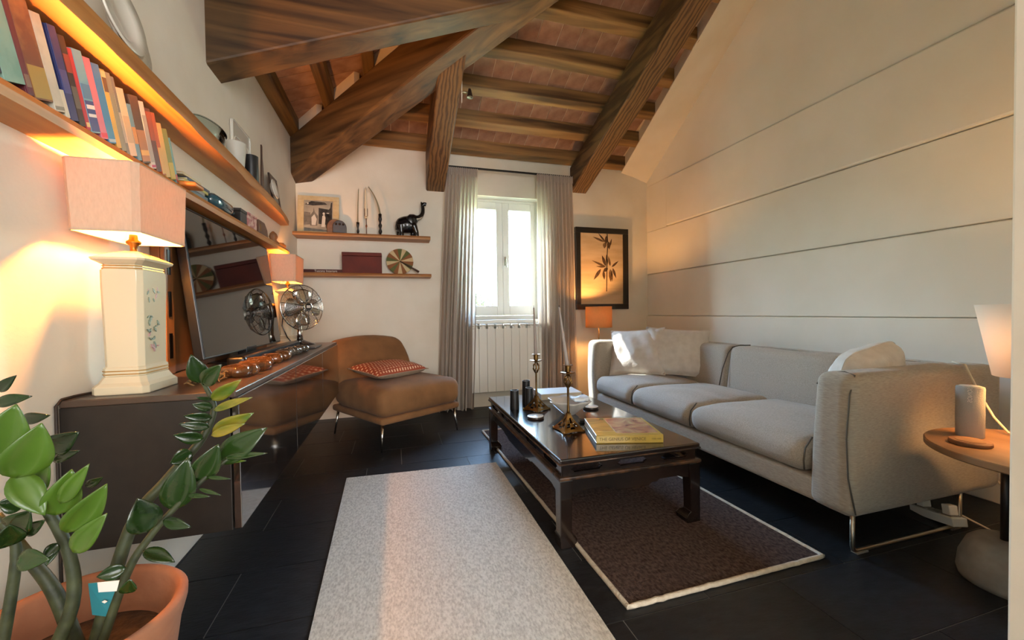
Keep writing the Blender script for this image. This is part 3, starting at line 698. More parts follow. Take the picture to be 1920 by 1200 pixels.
m = MB(); m2 = MB()
for k, (b_, t_, w) in enumerate([((350, 185), (225, 130), .012), ((360, 190), (280, 92), .010), ((400, 230), (420, 150), .010), ((350, 190), (345, 250), .022), ((385, 180), (395, 260), .020), ((365, 120), (360, 220), .016),
    ((365, 440), (215, 372), .012), ((360, 430), (320, 320), .018), ((375, 420), (365, 310), .012), ((405, 430), (385, 330), .014), ((420, 440), (490, 378), .012), ((430, 450), (465, 555), .014), ((350, 440), (262, 432), .010),
    ((310, 460), (235, 572), .018), ((335, 480), (345, 570), .016), ((405, 460), (410, 595), .020), ((420, 470), (425, 590), .010), ((380, 450), (330, 490), .02)]):
    (m if k % 3 else m2).prism(leafpoly(from_crop(*b_), from_crop(*t_), w), f0, f1)
m.build('printed_leaves', pmat('ink_sepia', '5e4630', .8, col2='3f2d1e', scale=30), pi_); m2.build('printed_leaves', pmat('ink_sepia2', '806446', .8, col2='59432d', scale=30), pi_)

# etching on the far shelf (leans on the wall)
YE = 3.86; zs = 1.664
def E_(u, v): p = at(u, v, y=YE); return p.x, p.z
e0 = E_(556, 428); e1 = E_(632, 368)
EW, EH = .335, .345
et = thing('picture', 'pale-framed black and white etching leaning on the far shelf', 'picture', (e0[0]+.005, 3.85, zs), rot=(math.radians(-10), 0, math.radians(0)))
EX = .0
m = MB(); fw2 = .05
m.box(0, EW, 0, .018, 0, fw2*.35); m.box(0, EW, 0, .018, EH-fw2*.8, EH); m.box(0, fw2, 0, .018, fw2*.35, EH-fw2*.8); m.box(EW-fw2, EW, 0, .018, fw2*.35, EH-fw2*.8)
m.build('frame', pmat('frame_pale', 'd8c59c', .5, col2='cbb384', scale=20), et, local=True, bevel=.003)
box(fw2-.004, EW-fw2+.004, .006, .014, fw2*.3, EH-fw2*.75).build('paper', pmat('etching_paper', 'b9b2a2', .8, col2='9a9486', scale=9), et, local=True)
F0 = lambda a, b: Vector((fw2+a*(EW-2*fw2), .006, fw2*.35+b*(EH-fw2*1.15))); F1 = lambda a, b: F0(a, b)-Vector((0, .001, 0))
ell = lambda cx, cy, rx, ry, n=16: [(cx+rx*math.cos(2*math.pi*i/n), cy+ry*math.sin(2*math.pi*i/n)) for i in range(n)]
pmat('etch_dark', '2c2a28', .8, col2='4a4744', scale=40); pmat('etch_mid', '6b675f', .8, col2='878278', scale=30); pmat('etch_light', 'd8d4c8', .8)
m = MB()
for q in ([(.02, .86), (.25, .97), (.7, .95), (.8, .88), (.3, .83)], [(.50, .25), (.50, .76), (.86, .72), (.90, .78), (.93, .95), (.97, .95), (.97, .2)], ell(.80, .56, .10, .07), [(.76, .12), (.74, .55), (.90, .55), (.94, .12)]): m.prism(q, F0, F1)
m.build('printed_darks', 'etch_dark', et, local=True)
m = MB()
for q in ([(.0, .20), (.0, .62), (.22, .60), (.22, .22)], [(.22, .18), (.20, .5), (.32, .64), (.33, .78), (.36, .64), (.48, .5), (.46, .18)], [(.02, .0), (.02, .12), (.95, .04), (.95, 0)]): m.prism(q, F0, F1)
m.build('printed_greys', 'etch_mid', et, local=True)
F2 = lambda a, b: F0(a, b)-Vector((0, .0018, 0))
m = MB()
for q in (ell(.13, .89, .03, .025), [(.27, .2), (.26, .45), (.36, .55), (.44, .4), (.40, .2)], [(.60, .15), (.63, .5), (.70, .55), (.74, .45), (.72, .15)], ell(.68, .58, .04, .04), ell(.82, .60, .05, .015)): m.prism(q, F0, F2)
m.build('printed_lights', 'etch_light', et, local=True, kind='stuff')

# far upper shelf: barrel, candlesticks, elephant
pmat('barrel_wood', '6f4a2c', .55, col2='8f6540', scale=15, stretch=(.2, 1, 1)); pmat('dark_wood', '2a1a12', .3, col2='3b2619', scale=20)
p = at(640, 428, y=3.86)
bw = thing('carved_box', 'small round-topped wooden box with dark front beside the etching', 'box', (p.x-.03, 3.87, zs), math.radians(12))
prof = [(-.07, 0), (.07, 0)]+[(.07*math.cos(a_), .055+.075*math.sin(a_)) for a_ in [math.pi*i/14 for i in range(15)]]
MB().prism(prof, lambda a, b: Vector((a-.02, -.02, b)), lambda a, b: Vector((a-.02, .06, b))).build('body', 'barrel_wood', bw, local=True, bevel=.004)
prof2 = [(a*.82, .008+b*.86) for a, b in prof]
MB().prism(prof2, lambda a, b: Vector((a+.012, -.034, b)), lambda a, b: Vector((a+.012, -.018, b))).build('front_panel', 'dark_wood', bw, local=True, bevel=.003)
m = MB()
for a_ in (-.03, 0, .03): m.sphere((a_+.012, -.035, .085), .010, 8, 6)
m.build('carving', 'dark_wood', bw, local=True, smooth=True)
pmat('candle_cream', 'e4d8bc', .5); pmat('candle_olive', '8a8266', .55); pmat('copper_wire', '8a5030', .3, .9); pmat('turned_dark', '1c130e', .3)
def stick(name, label, u, mats, prof, candle, mat_c, bend=0, thick=.006, dx_=0):
    p = at(u, 430, y=3.86); r = thing(name, label, 'candlestick', (p.x, 3.87, zs), group='candlesticks on the far shelf')
    MB().lathe(prof, 14).build('stick', mats, r, smooth=True, local=True)
    z0 = prof[-1][1]-.01; n = 10
    pts = [(bend*(i/n)**1.8+dx_*(i/n), 0, z0+candle*(i/n)-abs(bend)*.25*(i/n)**3) for i in range(n+1)]
    MB().tube(pts, [thick*(1-.45*i/n) for i in range(n+1)], 10).build('candle', mat_c, r, smooth=True, local=True)
    MB().cyl(pts[-1], (pts[-1][0], 0, pts[-1][2]+.012), .0012, .0008, 6).build('wick', 'turned_dark', r, local=True)
    return r
stick('candlestick', 'short turned stick with thin olive taper, leftmost of three on the far shelf', 671, 'turned_dark', [(.016, 0), (.017, .006), (.006, .014), (.012, .035), (.006, .06), (.012, .09), (.014, .115)], .31, 'candle_olive', .012, .006)
r = stick('candlestick', 'wire candlestick with thick cream candle, middle of three on the far shelf', 687, 'copper_wire', [(.020, 0), (.020, .005), (.0035, .010), (.0035, .07), (.009, .085), (.0035, .10), (.0035, .165)], .27, 'candle_cream', 0, .013)
m = MB(); m.tube([(-.013, -.014, .24), (-.013, -.014, .175), (0, -.014, .163), (.013, -.014, .175), (.013, -.014, .24)], .0025, 6); m.build('holder_loop', 'copper_wire', r, local=True, smooth=True)
stick('candlestick', 'dark turned stick with bent drooping taper, rightmost of three on the far shelf', 713, 'turned_dark', [(.018, 0), (.018, .006), (.009, .016), (.017, .04), (.008, .065), (.017, .095), (.008, .12), (.016, .15), (.013, .175), (.015, .20)], .27, 'candle_olive', -.085, .008, -.01)
# elephant
pe = at(763, 433, y=3.86)
el = thing('elephant_figurine', 'black elephant figurine with raised trunk on the far shelf', 'figurine', (pe.x, 3.87, zs))
S = .001
m = MB()
m.sphere((0, 0, .115), 1, 16, 10, sc=(.094, .058, .080)); m.sphere((-.045, 0, .105), 1, 14, 8, sc=(.060, .056, .076))
m.sphere((.055, 0, .165), 1, 14, 8, sc=(.052, .046, .052)); m.sphere((.02, 0, .155), 1, 12, 8, sc=(.05, .04, .045)); m.sphere((.035, 0, .198), 1, 10, 6, sc=(.022, .026, .018))
for x, y, x2 in ((-.07, .026, -.074), (-.055, -.028, -.05), (.045, .026, .055), (.06, -.028, .086)): m.tube([(x, y, .11), (x2, y, .04), (x2, y, 0)], [.032, .022, .024], 12)
m.tube([(.07, 0, .175), (.11, 0, .185), (.135, 0, .205), (.148, 0, .235), (.150, 0, .27), (.145, 0, .30), (.160, 0, .318), (.182, 0, .312)], [.032, .024, .021, .019, .018, .017, .018, .020], 12)
m.tube([(.146, 0, .285), (.136, 0, .325), (.132, 0, .338)], [.014, .009, .005], 8)
b = m.build('body', pmat('ebony', '0d0c0d', .22, coat=.4), el, smooth=True, local=True)
q = b.modifiers.new('remesh', 'REMESH'); q.mode = 'VOXEL'; q.voxel_size = .0055; q.use_smooth_shade = True
q = b.modifiers.new('smooth', 'SMOOTH'); q.iterations = 6; q.factor = .5
for s_ in (-1, 1):
    MB().tube([(.085, s_*.026, .165), (.115, s_*.032, .168), (.145, s_*.03, .19)], [.008, .006, .002], 8).build('tusk', pmat('ivory', 'cfc4b0', .4), el, smooth=True, local=True)
    MB().sphere((.030, s_*.046, .150), 1, 12, 8, sc=(.034, .007, .046)).build('ear', 'ebony', el, smooth=True, local=True)
MB().tube([(-.088, 0, .14), (-.10, 0, .10), (-.098, 0, .06)], [.006, .005, .003], 8).build('tail', 'ebony', el, smooth=True, local=True)

# far lower shelf
zs2 = 1.317
pmat('burgundy_cover', '4a1c1a', .7); pmat('paper_pages', 'd9ceb8', .8, col2='c9bda5', scale=120, stretch=(.1, .1, 1)); pmat('burgundy_box', '6a2416', .7, col2='561a10', scale=6); pmat('white_ink', 'e8ddd0', .6)
x0, x1 = at(566, 505, y=3.84).x-.12, at(641, 505, y=3.84).x
bk_ = thing('book', 'burgundy book with white title lying flat on the lower far shelf', 'book', ((x0+x1)/2, 3.87, zs2))
MB().box(x0, x1, 3.835, 3.84, zs2, zs2+.03).box(x0, x1, 3.84, 3.945, zs2, zs2+.003).box(x0, x1, 3.84, 3.945, zs2+.027, zs2+.03).build('cover', 'burgundy_cover', bk_)
box(x0+.003, x1-.003, 3.84, 3.942, zs2+.003, zs2+.027).build('pages', 'paper_pages', bk_)
xt = at(611, 505, y=3.835).x
t_ = letters('title', 'Tuscany Interiors', .026, frame_mat(Vector((xt-(x0+x1)/2, 3.8345-3.87, .015)), (1, 0, 0), (0, 0, 1), (0, -1, 0)), 'white_ink', bk_)
xa, xb = at(641, 508, y=3.84).x+.002, at(715, 470, y=3.84).x
bx_ = thing('wooden_box', 'plain burgundy lidded box standing on the lower far shelf', 'box', ((xa+xb)/2, 3.88, zs2))
box(xa, xb, 3.835, 3.94, zs2, zs2+.155).build('body', 'burgundy_box', bx_, bevel=.003); box(xa-.001, xb+.001, 3.834, 3.941, zs2+.157, zs2+.188).build('lid', 'burgundy_box', bx_, bevel=.003)
pd = at(750, 487, y=3.86)
DR = .122
di = thing('striped_fan', 'round straw fan with green, rust and cream wedges on the far shelf', 'fan', (pd.x, 3.875, zs2), rot=(math.radians(-9), 0, 0))
pmat('straw_cream', 'cdb78c', .8); pmat('straw_rust', '8e5a34', .8); pmat('straw_green', '5d6436', .8); pmat('fan_handle', '4a3226', .5)
seq = ['straw_cream', 'straw_rust', 'straw_green', 'straw_cream', 'straw_green', 'straw_rust', 'straw_cream', 'straw_rust', 'straw_green', 'straw_cream', 'straw_rust', 'straw_green', 'straw_rust', 'straw_cream', 'straw_rust', 'straw_cream', 'straw_green', 'straw_rust']
n = len(seq)
for i in range(n):
    a0, a1 = 2*math.pi*i/n, 2*math.pi*(i+1)/n
    q = [(0, 0)]+[(DR*math.cos(a0+(a1-a0)*k/3), DR*math.sin(a0+(a1-a0)*k/3)) for k in range(4)]
    MB().prism(q, lambda a, b: Vector((a, -.004+.006*math.hypot(a, b)/DR, b+DR+.002)), lambda a, b: Vector((a, .002+.006*math.hypot(a, b)/DR, b+DR+.002))).build('wedge', seq[i], di, local=True)
MB().tube([(0, -.008, DR), (.10, -.010, DR-.058), (.17, -.010, DR-.10)], [.005, .008, .011], 8).build('handle', 'fan_handle', di, smooth=True, local=True)

# ------------------------------------------------------------------ television, fan and small things on the console
pmat('tv_glass', '0c0b0b', .03, spec=.5, ior=1.5); pmat('tv_plastic', '0d0d0e', .3)
tv = thing('television', 'large dark television leaning back on the console', 'television', (-.70, 2.3, .74))
TB, TT = Vector((-.69, 0, .785)), Vector((-.755, 0, 1.368)); d_ = (TT-TB); nrm = Vector((d_.z, 0, -d_.x)).normalized()
Y0, Y1 = 1.77, 2.82
def tvslab(a, b, y0, y1, t0, t1):
    q = []
    for t in (t0, t1):
        for y in (y0, y1):
            for s in (a, b): q.append(TB+d_*t+nrm*s+Vector((0, y, 0)))
    return MB().add(q, [(0, 1, 3, 2), (4, 6, 7, 5), (0, 4, 5, 1), (2, 3, 7, 6), (0, 2, 6, 4), (1, 5, 7, 3)])
tvslab(-.035, -.002, Y0, Y1, 0, 1).build('casing', 'tv_plastic', tv, bevel=.003)
tvslab(-.002, .0, Y0+.008, Y1-.008, .014, .988).build('screen', 'tv_glass', tv)
box(-.73, -.69, 2.22, 2.36, .742, .80).build('stand_neck', 'tv_plastic', tv, bevel=.004); box(-.80, -.60, 2.05, 2.55, .74, .746).build('stand_base', 'tv_plastic', tv, bevel=.002)
sb = thing('soundbar', 'long black soundbar lying in front of the television', 'soundbar', (-.61, 2.35, .74))
MB().rbox(-.655, -.585, 1.86, 2.84, .746, .785, r=.014, seg=3).build('body', 'tv_plastic', sb, smooth=True); box(-.586, -.583, 1.88, 2.82, .752, .779).build('grille', pmat('grille_cloth', '191818', .9, bump=.3, bscale=300), sb)
wb = thing('backboard', 'upright oak panel against the wall behind the television', 'panel', (-.80, 2.2, .74))
box(XL+.002, -.79, 1.70, 2.9, .742, 1.375).build('board', pmat('panel_wood', '6f4a2b', .5, col2='8a6038', scale=10, stretch=(1, 1, .1)), wb, bevel=.003)
box(-.79, -.775, 1.70, 1.755, .742, 1.375).build('stile', 'panel_wood', wb, bevel=.003)
for z_ in (.80, .95, 1.10): box(-.776, -.773, 1.715, 1.735, z_, z_+.09).build('slot', 'tv_plastic', wb)

pmat('fan_chrome', 'c9c6c0', .14, 1); pmat('fan_black', '111011', .2, coat=.5)
FA = math.radians(45); fc = Vector((-.585, 2.93, 1.0)); fn_ = Vector((math.sin(FA), -math.cos(FA), .05)).normalized()
fa = thing('table_fan', 'chrome round table fan on a black base beside the television', 'fan', (-.60, 2.93, .742))
MB().lathe([(.10, .742), (.102, .748), (.085, .760), (.04, .775), (.022, .785)], 28, (-.61, 2.955, 0)).build('base', 'fan_black', fa, smooth=True)
MB().tube([(-.61, 2.955, .775), (-.61, 2.957, .84), (-.625, 2.985, .93), (-.625, 2.985, .985)], [.020, .016, .016, .022], 12).build('stem', 'fan_chrome', fa, smooth=True)
fx = fn_.orthogonal(); fx = Vector((fn_.y, -fn_.x, 0)).normalized(); fz = fx.cross(fn_); fz = fz if fz.z > 0 else -fz
MF = frame_mat(fc, fx, fz, fn_)
mot = MB(); mot.lathe([(.03, -.12), (.045, -.115), (.05, -.07), (.045, -.03), (.02, -.02)], 20, M=MF); 
FR = .148
def FP(r, a, z): return MF @ Vector((r*math.cos(a), r*math.sin(a), z))
mot2 = MB(); mot2.v, mot2.f = mot.v, mot.f
def mlathe(prof, n=20):
    L = [[FP(r, 2*math.pi*j/n, z) for j in range(n)] for r, z in prof]; return MB().loft(L)
mlathe([(.03, -.135), (.045, -.13), (.05, -.085), (.045, -.045), (.02, -.035)]).build('motor', 'brass_old', fa, smooth=True)
ring = lambda r, z, w, n=40: MB().tube([FP(r, 2*math.pi*j/n, z) for j in range(n)], w, 6, closed=True)
zf = lambda r: .055*(1-(r/FR)**2)**.6 if r < FR else 0
m = MB()
for k in range(17):
    r = .034+(FR-.034)*k/17; q = ring(r, zf(r), .0009, 40); m.add(q.v, q.f)
q = ring(FR, 0, .004, 48); m.add(q.v, q.f)
m.build('front_grille', 'fan_chrome', fa, smooth=True)
m = MB()
for k in range(10):
    a_ = 2*math.pi*k/10+.2; q = MB().tube([FP(r, a_, zf(r)+.003) for r in (.028, .06, .10, .13, FR)], .0022, 6); m.add(q.v, q.f)
m.build('grille_spokes', pmat('fan_spoke', '6b625a', .25, .9), fa, smooth=True)
m = MB()
for k in range(10):
    r = .05+(FR-.05)*k/10; q = ring(r, -zf(r)*.9, .0009, 36); m.add(q.v, q.f)
for k in range(10):
    a_ = 2*math.pi*k/10; q = MB().tube([FP(r, a_, -zf(r)*.9) for r in (.04, .08, .12, FR)], .0015, 5); m.add(q.v, q.f)
m.build('rear_grille', 'fan_chrome', fa, smooth=True)
for k in range(4):
    L = []
    for i in range(8):
        r = .025+.098*i/7; w = .45+.25*math.sin(math.pi*i/7)
        L.append([FP(r, 2*math.pi*k/4+s*w, .012*s) for s in (-1, -.3, .3, 1)])
    MB().loft(L, cap=False, closed=False).build('blade', 'fan_chrome', fa, smooth=True, solid=.0015)
hb = mlathe([(.030, .048), (.030, .060), (.024, .063)]).build('hub_ring', 'fan_chrome', fa, smooth='auto'); mlathe([(.023, .060), (.023, .0645)]).build('badge', 'fan_black', hb)
t_ = MB()
for s_ in (-.006, 0, .006):
    q = [FP(0, 0, .0652)+fx*a_+fz*(b_+s_) for a_, b_ in ((-.014, -.002), (.014, -.002), (.014, .002), (-.014, .002))]; t_.add(q, [(0, 1, 2, 3)])
t_.build('badge_bars', 'white_ink', hb)
m = MB(); m.tube([(-.68, 3.0, 1.0), (-.72, 3.02, .96), (-.73, 3.02, .88), (-.70, 3.02, .80), (-.66, 3.0, .752), (-.60, 3.06, .748), (-.55, 3.02, .748), (-.56, 2.92, .748)], .004, 6)
m.build('cord', 'fan_black', fa, smooth=True)
tag(box(-.56, -.475, 2.70, 2.95, .742, .752).build('notebook', pmat('steel_dark', '5a5856', .35, .4), bevel=.003), 'thin grey tablet lying in front of the fan', 'tablet')

# row of amber glass lumps
pmat('amber_glass', 'c08a58', .08, trans=.75, ior=1.45, coat=.5, col2='8a5a34', scale=9); pmat('smoky_glass', 'c9b9a6', .06, trans=.85, ior=1.45, col2='8c7a68', scale=9)
names = ['largest, nearest the lamp', 'second from the ceramic lamp', 'third from the ceramic lamp', 'fourth from the ceramic lamp', 'fifth from the ceramic lamp', 'sixth from the ceramic lamp', 'next to last towards the fan', 'smallest, at the fan end']
for k in range(8):
    y = 1.60+k*.128; x = -.522+.010*math.sin(k*2.1); g = random.Random(k); r0 = .058-.002*k
    m = MB()
    m.lathe([(r0*.7, 0), (r0*.9, .006), (r0, .018), (r0*.92, .032), (r0*.75, .040), (r0*.6, .036), (r0*.5, .014)], 20, (x, y, .7405), sx=.85, sy=1.05, mod=lambda a, z, k=k: 1+.16*math.sin(4*a+k)+.09*math.sin(7*a+2*k))
    r = thing('glass_votive', ('amber' if k < 5 else 'smoky')+' wavy glass votive on the console, '+names[k], 'votive', (x, y, .7405), group='row of glass votives on the console')
    m.build('cup', 'amber_glass' if k < 5 else 'smoky_glass', r, smooth=True)
    MB().lathe([(.016, .7545), (.016, .768), (.012, .769)], 14, (x, y, 0)).build('tealight', 'candle_cream', r, smooth='auto')
# dried bundle by the lamp base
pmat('dried_moss', '8a6a3c', .9, col2='5e4628', scale=40)
m = MB(); g = random.Random(9)
for k in range(140):
    c_ = Vector((-.585+g.gauss(0, .020), 1.50+g.gauss(0, .03), .742+abs(g.gauss(0, .010)))); dd = Vector((g.uniform(-1, 1), g.uniform(-1, 1), g.uniform(0, .5))).normalized()*.028
    m.tube([c_-dd*.5, c_+dd*.2+Vector((0, 0, .006)), c_+dd*.5], [.002, .0028, .001], 4)
o = m.build('dried_bundle', 'dried_moss'); tag(o, 'small brown dried-flower bundle at the foot of the near lamp', 'dried flowers')
# ------------------------------------------------------------------ books on the lower left shelf
ZS = 1.425; LEAN = math.radians(19.5)
def book(label, col, y, t, h, d=.085, xf=-.735, accent=None, group='upright books on the lower left shelf', lean=LEAN, tex=None):
    # y: near bottom edge of the spine; leaning towards the camera
    mn = 'cover_'+col+(tex or '')
    pmat(mn, col, .55, col2=tex, scale=18, ramp=(.4, .6)) if tex else pmat(mn, col, .5)
    M = Matrix.Translation((xf, y, ZS+.0005)) @ Matrix.Rotation(lean, 4, 'X') 
    r = thing('book', label, 'book', (0, 0, 0), group=group); r.matrix_basis = M
    MB().box(-.003, 0, 0, t, 0, h).box(-d, -.003, 0, .002, 0, h).box(-d, -.003, t-.002, t, 0, h).build('cover', mn, r, local=True, bevel=.001)
    box(-d+.003, -.003, .002, t-.002, .003, h-.004).build('pages', 'paper_pages', r, local=True)
    if accent:
        for k, (z0, z1, c) in enumerate(accent):
            box(-.001, .0006+.0004*k, .0012+.0015*(k > 1), t-.0012-.0015*(k > 1), h*z0, h*z1).build('spine_print', pmat('ink_'+c, c, .5), r, local=True)
    return r
BK = [('navy book with pale stripes, leftmost at the frame edge', '1d2536', 1.02, 1.058, .16, [(.1, .14, 'd8d2c0'), (.3, .34, 'd8d2c0')], None),
      ('pale teal cloth-bound book standing on the shelf', '8fb3a4', 1.058, 1.113, .193, None, '7aa394'),
      ('maroon book beside the pale teal one', '6a2d35', 1.113, 1.13, .20, [(.08, .2, '8a6a5a')], None),
      ('wide book with brown and gold mottled spine', '7a4a34', 1.13, 1.184, .192, [(.02, .35, 'b09048')], 'a06c44'),
      ('white book with plain weathered spine', 'cfc9b8', 1.184, 1.216, .195, [(.02, .06, '8f8a7a')], 'bdb8a6'),
      ('small cream booklet next to the white book', 'd3cbb4', 1.216, 1.230, .06, None, None),
      ('tall navy blue book beside the cream booklet', '24306a', 1.230, 1.258, .198, [(.3, .55, '3a4686')], None),
      ('thin black paperback with red title block', '241d1e', 1.258, 1.282, .194, [(.2, .45, '5a5a52'), (.6, .8, '8a3a30')], None),
      ('narrow bright red book after the black paperback', 'b3303a', 1.282, 1.298, .18, [(.04, .1, 'e0c080')], None),
      ('light blue book fading to navy with white lettering', '6fa6bc', 1.298, 1.335, .188, [(.02, .4, '2c3f80'), (.42, .6, '4f80aa'), (.2, .24, 'e8e8e8'), (.3, .35, 'e8e8e8')], None),
      ('pink-spined book between two blue ones', 'cc7a8c', 1.335, 1.364, .19, [(.02, .08, 'd84a58')], None),
      ('bright blue book with smooth spine', '2f74ae', 1.364, 1.397, .192, [(.02, .06, '9fb8c8')], None),
      ('yellow book with dark title band near the top', 'c7a752', 1.397, 1.418, .195, [(.72, .9, '5a4a34'), (.9, .98, 'd8c890')], None),
      ('slim grey-green book right of the yellow one', '7d8474', 1.418, 1.441, .198, None, None),
      ('slim slate book with pale lettering', '66706f', 1.441, 1.456, .199, [(.15, .55, 'a8a698')], None),
      ('cream book with faint lettering on its spine', 'd8c0a0', 1.456, 1.492, .180, [(.2, .6, 'bda888')], None),
      ('blue and ochre picture book, shorter than its neighbours', '5d8aa0', 1.492, 1.515, .155, [(.3, .6, 'c08a50')], None),
      ('dark brown book with tan lower spine', '4a3a2c', 1.515, 1.564, .190, [(.03, .5, 'a8764a'), (.12, .2, 'e0b060')], None),
      ('thin white book with grey lettering', 'cfcabc', 1.564, 1.592, .195, [(.1, .8, 'a5a096'), (.02, .06, 'c04a6a')], None),
      ('dark red-brown hardback beside the thin white book', '5a3024', 1.592, 1.625, .188, [(.5, .95, '9a4a2a')], None),
      ('rust orange book near the end of the row', 'b4562c', 1.625, 1.65, .190, [(.02, .45, 'd8a860')], None),
      ('thin tan book beside the rust orange one', 'd9ac62', 1.65, 1.68, .17, None, None),
      ('olive green book, last but one of the upright row', '8a8a3c', 1.68, 1.715, .165, [(.02, .35, 'c8a840')], None),
      ('thin teal-edged magazine at the end of the row', '6a9a9a', 1.715, 1.73, .15, [(.02, .2, 'c05a50')], None)]
for lab, c_, y, y1, h, acc, tex in BK:
    book(lab, c_, y, (y1-y)*math.cos(LEAN)-.0012, h, accent=acc, tex=tex, d=.078, xf=-.738)
# flat stacks further along the lower shelf
def flatbook(label, col, x0, x1, y0, y1, z, t, name='book', cat='book', spine='x', group='books lying flat on the lower left shelf', rot=0):
    r = thing(name, label, cat, ((x0+x1)/2, (y0+y1)/2, z), math.radians(rot), group=group); mn = 'cover_'+col; pmat(mn, col, .4)
    w, d = (x1-x0)/2, (y1-y0)/2
    MB().box(-w, w, -d, d, 0, .0022).box(-w, w, -d, d, t-.0022, t).box(w-.0022, w, -d, d, .0022, t-.0022).build('cover', mn, r, local=True, bevel=.0008)
    box(-w+.002, w-.002, -d+.003, d-.003, .0022, t-.0022).build('pages', 'paper_pages', r, local=True); return r
z = ZS+.0005
flatbook('blue-grey glossy book at the bottom of the first flat stack', '4a5a66', -.815, -.745, 1.80, 1.98, z, .020, rot=0)
flatbook('grey book second from the bottom of the first flat stack', '8d8a84', -.812, -.748, 1.81, 1.96, z+.0205, .014)
flatbook('yellow-green book in the middle of the first flat stack', 'b0a850', -.815, -.75, 1.80, 2.0, z+.035, .012)
flatbook('dark blue book near the top of the first flat stack', '2b3550', -.812, -.752, 1.83, 2.02, z+.0475, .013)
flatbook('cream book on top of the first flat stack', 'd5c49a', -.81, -.755, 1.80, 1.95, z+.061, .010)
tg = thing('serving_board', 'round-cornered orange wooden board sticking out over the lower shelf edge', 'board', (-.70, 1.77, ZS))
MB().rbox(-.815, -.69, 1.735, 1.81, ZS-.040+.0415, ZS+.0185, r=.008, seg=2).build('board', pmat('board_orange', 'c9803c', .45, col2='b86e2e', scale=12, stretch=(1, .2, 1)), tg, smooth=True)
gv = thing('glass_bottle', 'fat blue-green glass bottle lying on the lower shelf', 'bottle', (-.76, 2.17, ZS))
MB().tube([(-.765, 2.03, ZS+.034), (-.765, 2.035, ZS+.034), (-.765, 2.06, ZS+.034), (-.765, 2.22, ZS+.034), (-.765, 2.26, ZS+.034), (-.765, 2.275, ZS+.034)], [.006, .02, .032, .033, .022, .012], 20).build('body', pmat('blue_glass', '3f8296', .08, trans=.25, coat=.6, col2='27404a', scale=4), gv, smooth=True)
MB().cyl((-.765, 2.273, ZS+.034), (-.765, 2.305, ZS+.034), .011).build('neck', 'blue_glass', gv, smooth=True)
k_ = thing('storage_box', 'small black box beside the blue bottle on the lower shelf', 'box', (-.765, 2.36, ZS))
box(-.805, -.735, 2.325, 2.41, ZS, ZS+.052).build('body', pmat('box_black', '191512', .4), k_, bevel=.002); box(-.807, -.733, 2.323, 2.412, ZS+.0525, ZS+.068).build('lid', 'box_black', k_, bevel=.002)
k_ = thing('storage_box', 'pink and cream patterned box beside the black box on the lower shelf', 'box', (-.765, 2.49, ZS))
box(-.805, -.735, 2.43, 2.57, ZS, ZS+.062).build('body', pmat('box_pink', 'b06a68', .6, col2='d8b0a4', scale=30, ramp=(.45, .55)), k_, bevel=.002); box(-.807, -.733, 2.428, 2.572, ZS+.0625, ZS+.074).build('lid', 'box_pink', k_, bevel=.002)
k_ = thing('storage_box', 'brown box with slanted lid on the lower shelf', 'box', (-.77, 2.72, ZS))
MB().prism([(2.64, 0), (2.82, 0), (2.80, .05), (2.75, .082), (2.64, .082)], lambda a, b: Vector((-.81, a, ZS+b)), lambda a, b: Vector((-.745, a, ZS+b))).build('body', pmat('box_brown', '6b4730', .5, col2='5a3a26', scale=10), k_, bevel=.002)
box(-.811, -.744, 2.66, 2.68, ZS+.02, ZS+.06).build('label_plate', 'brass_old', k_)
k_ = thing('wood_ornament', 'small carved brown ornament near the end of the lower shelf', 'ornament', (-.77, 3.02, ZS))
MB().lathe([(.03, 0), (.034, .01), (.018, .03), (.026, .05), (.02, .07), (.006, .085)], 14, (-.77, 3.02, ZS), mod=lambda a, z: 1+.12*math.sin(5*a)).build('body', 'barrel_wood', k_, smooth=True)
k_.name = 'wood_ornament'
k_ = thing('lit_shelf_end', 'orange piece standing in for the lamplit far end of the lower shelf', 'cloth', (-.76, 3.16, ZS))
MB().rbox(-.81, -.735, 3.11, 3.21, ZS, ZS+.028, r=.012, seg=6, fn=lambda p: p+Vector((0, 0, .008*fbm(p, 25) if p.z > ZS+.01 else 0))).build('cloth', pmat('lamplit_orange', 'c98038', .8, bump=.3, bscale=60), k_, smooth=True)  # lamp glow on the shelf end, put into the colour of an added piece

# ------------------------------------------------------------------ things on the upper left shelf
ZU = 1.70
pmat('white_china', 'd9d6cb', .2, coat=.4)
def disc_plate(label, y, r, off, cat='plate', mat='white_china'):
    k = thing('plate', label, cat, (XL+.05, y, ZU), group='white plates leaning on the upper left shelf')
    Mx = Matrix.Translation((XL+off, y, ZU+r*.985)) @ Matrix.Rotation(math.radians(80), 4, 'Y')
    L = []
    for rr_, z_ in ((.001, 0), (r*.6, 0), (r*.68, .006), (r*.97, .016), (r, .018), (r*.97, .022), (r*.66, .012), (r*.6, .006), (.001, .006)):
        L.append([Mx @ Vector((rr_*math.cos(2*math.pi*j/36), rr_*math.sin(2*math.pi*j/36), z_)) for j in range(36)])
    MB().loft(L, cap=False).build('dish', mat, k, smooth=True); 
    ring_ = [Mx @ Vector((r*.68*math.cos(2*math.pi*j/36), r*.68*math.sin(2*math.pi*j/36), .0075)) for j in range(36)]
    MB().tube(ring_, .002, 6, closed=True).build('rim_line', pmat('rim_grey', 'a9a698', .4), k, smooth=True); return k
disc_plate('white plate leaning at the near end of the upper shelf, front of three', 1.40, .10, .085)
disc_plate('white plate leaning at the near end of the upper shelf, middle of three', 1.46, .10, .062)
disc_plate('white plate leaning at the near end of the upper shelf, rearmost of three', 1.52, .10, .040)
k_ = thing('glass_dish', 'clear glass oval dish standing on the upper shelf', 'dish', (-.76, 2.06, ZU))
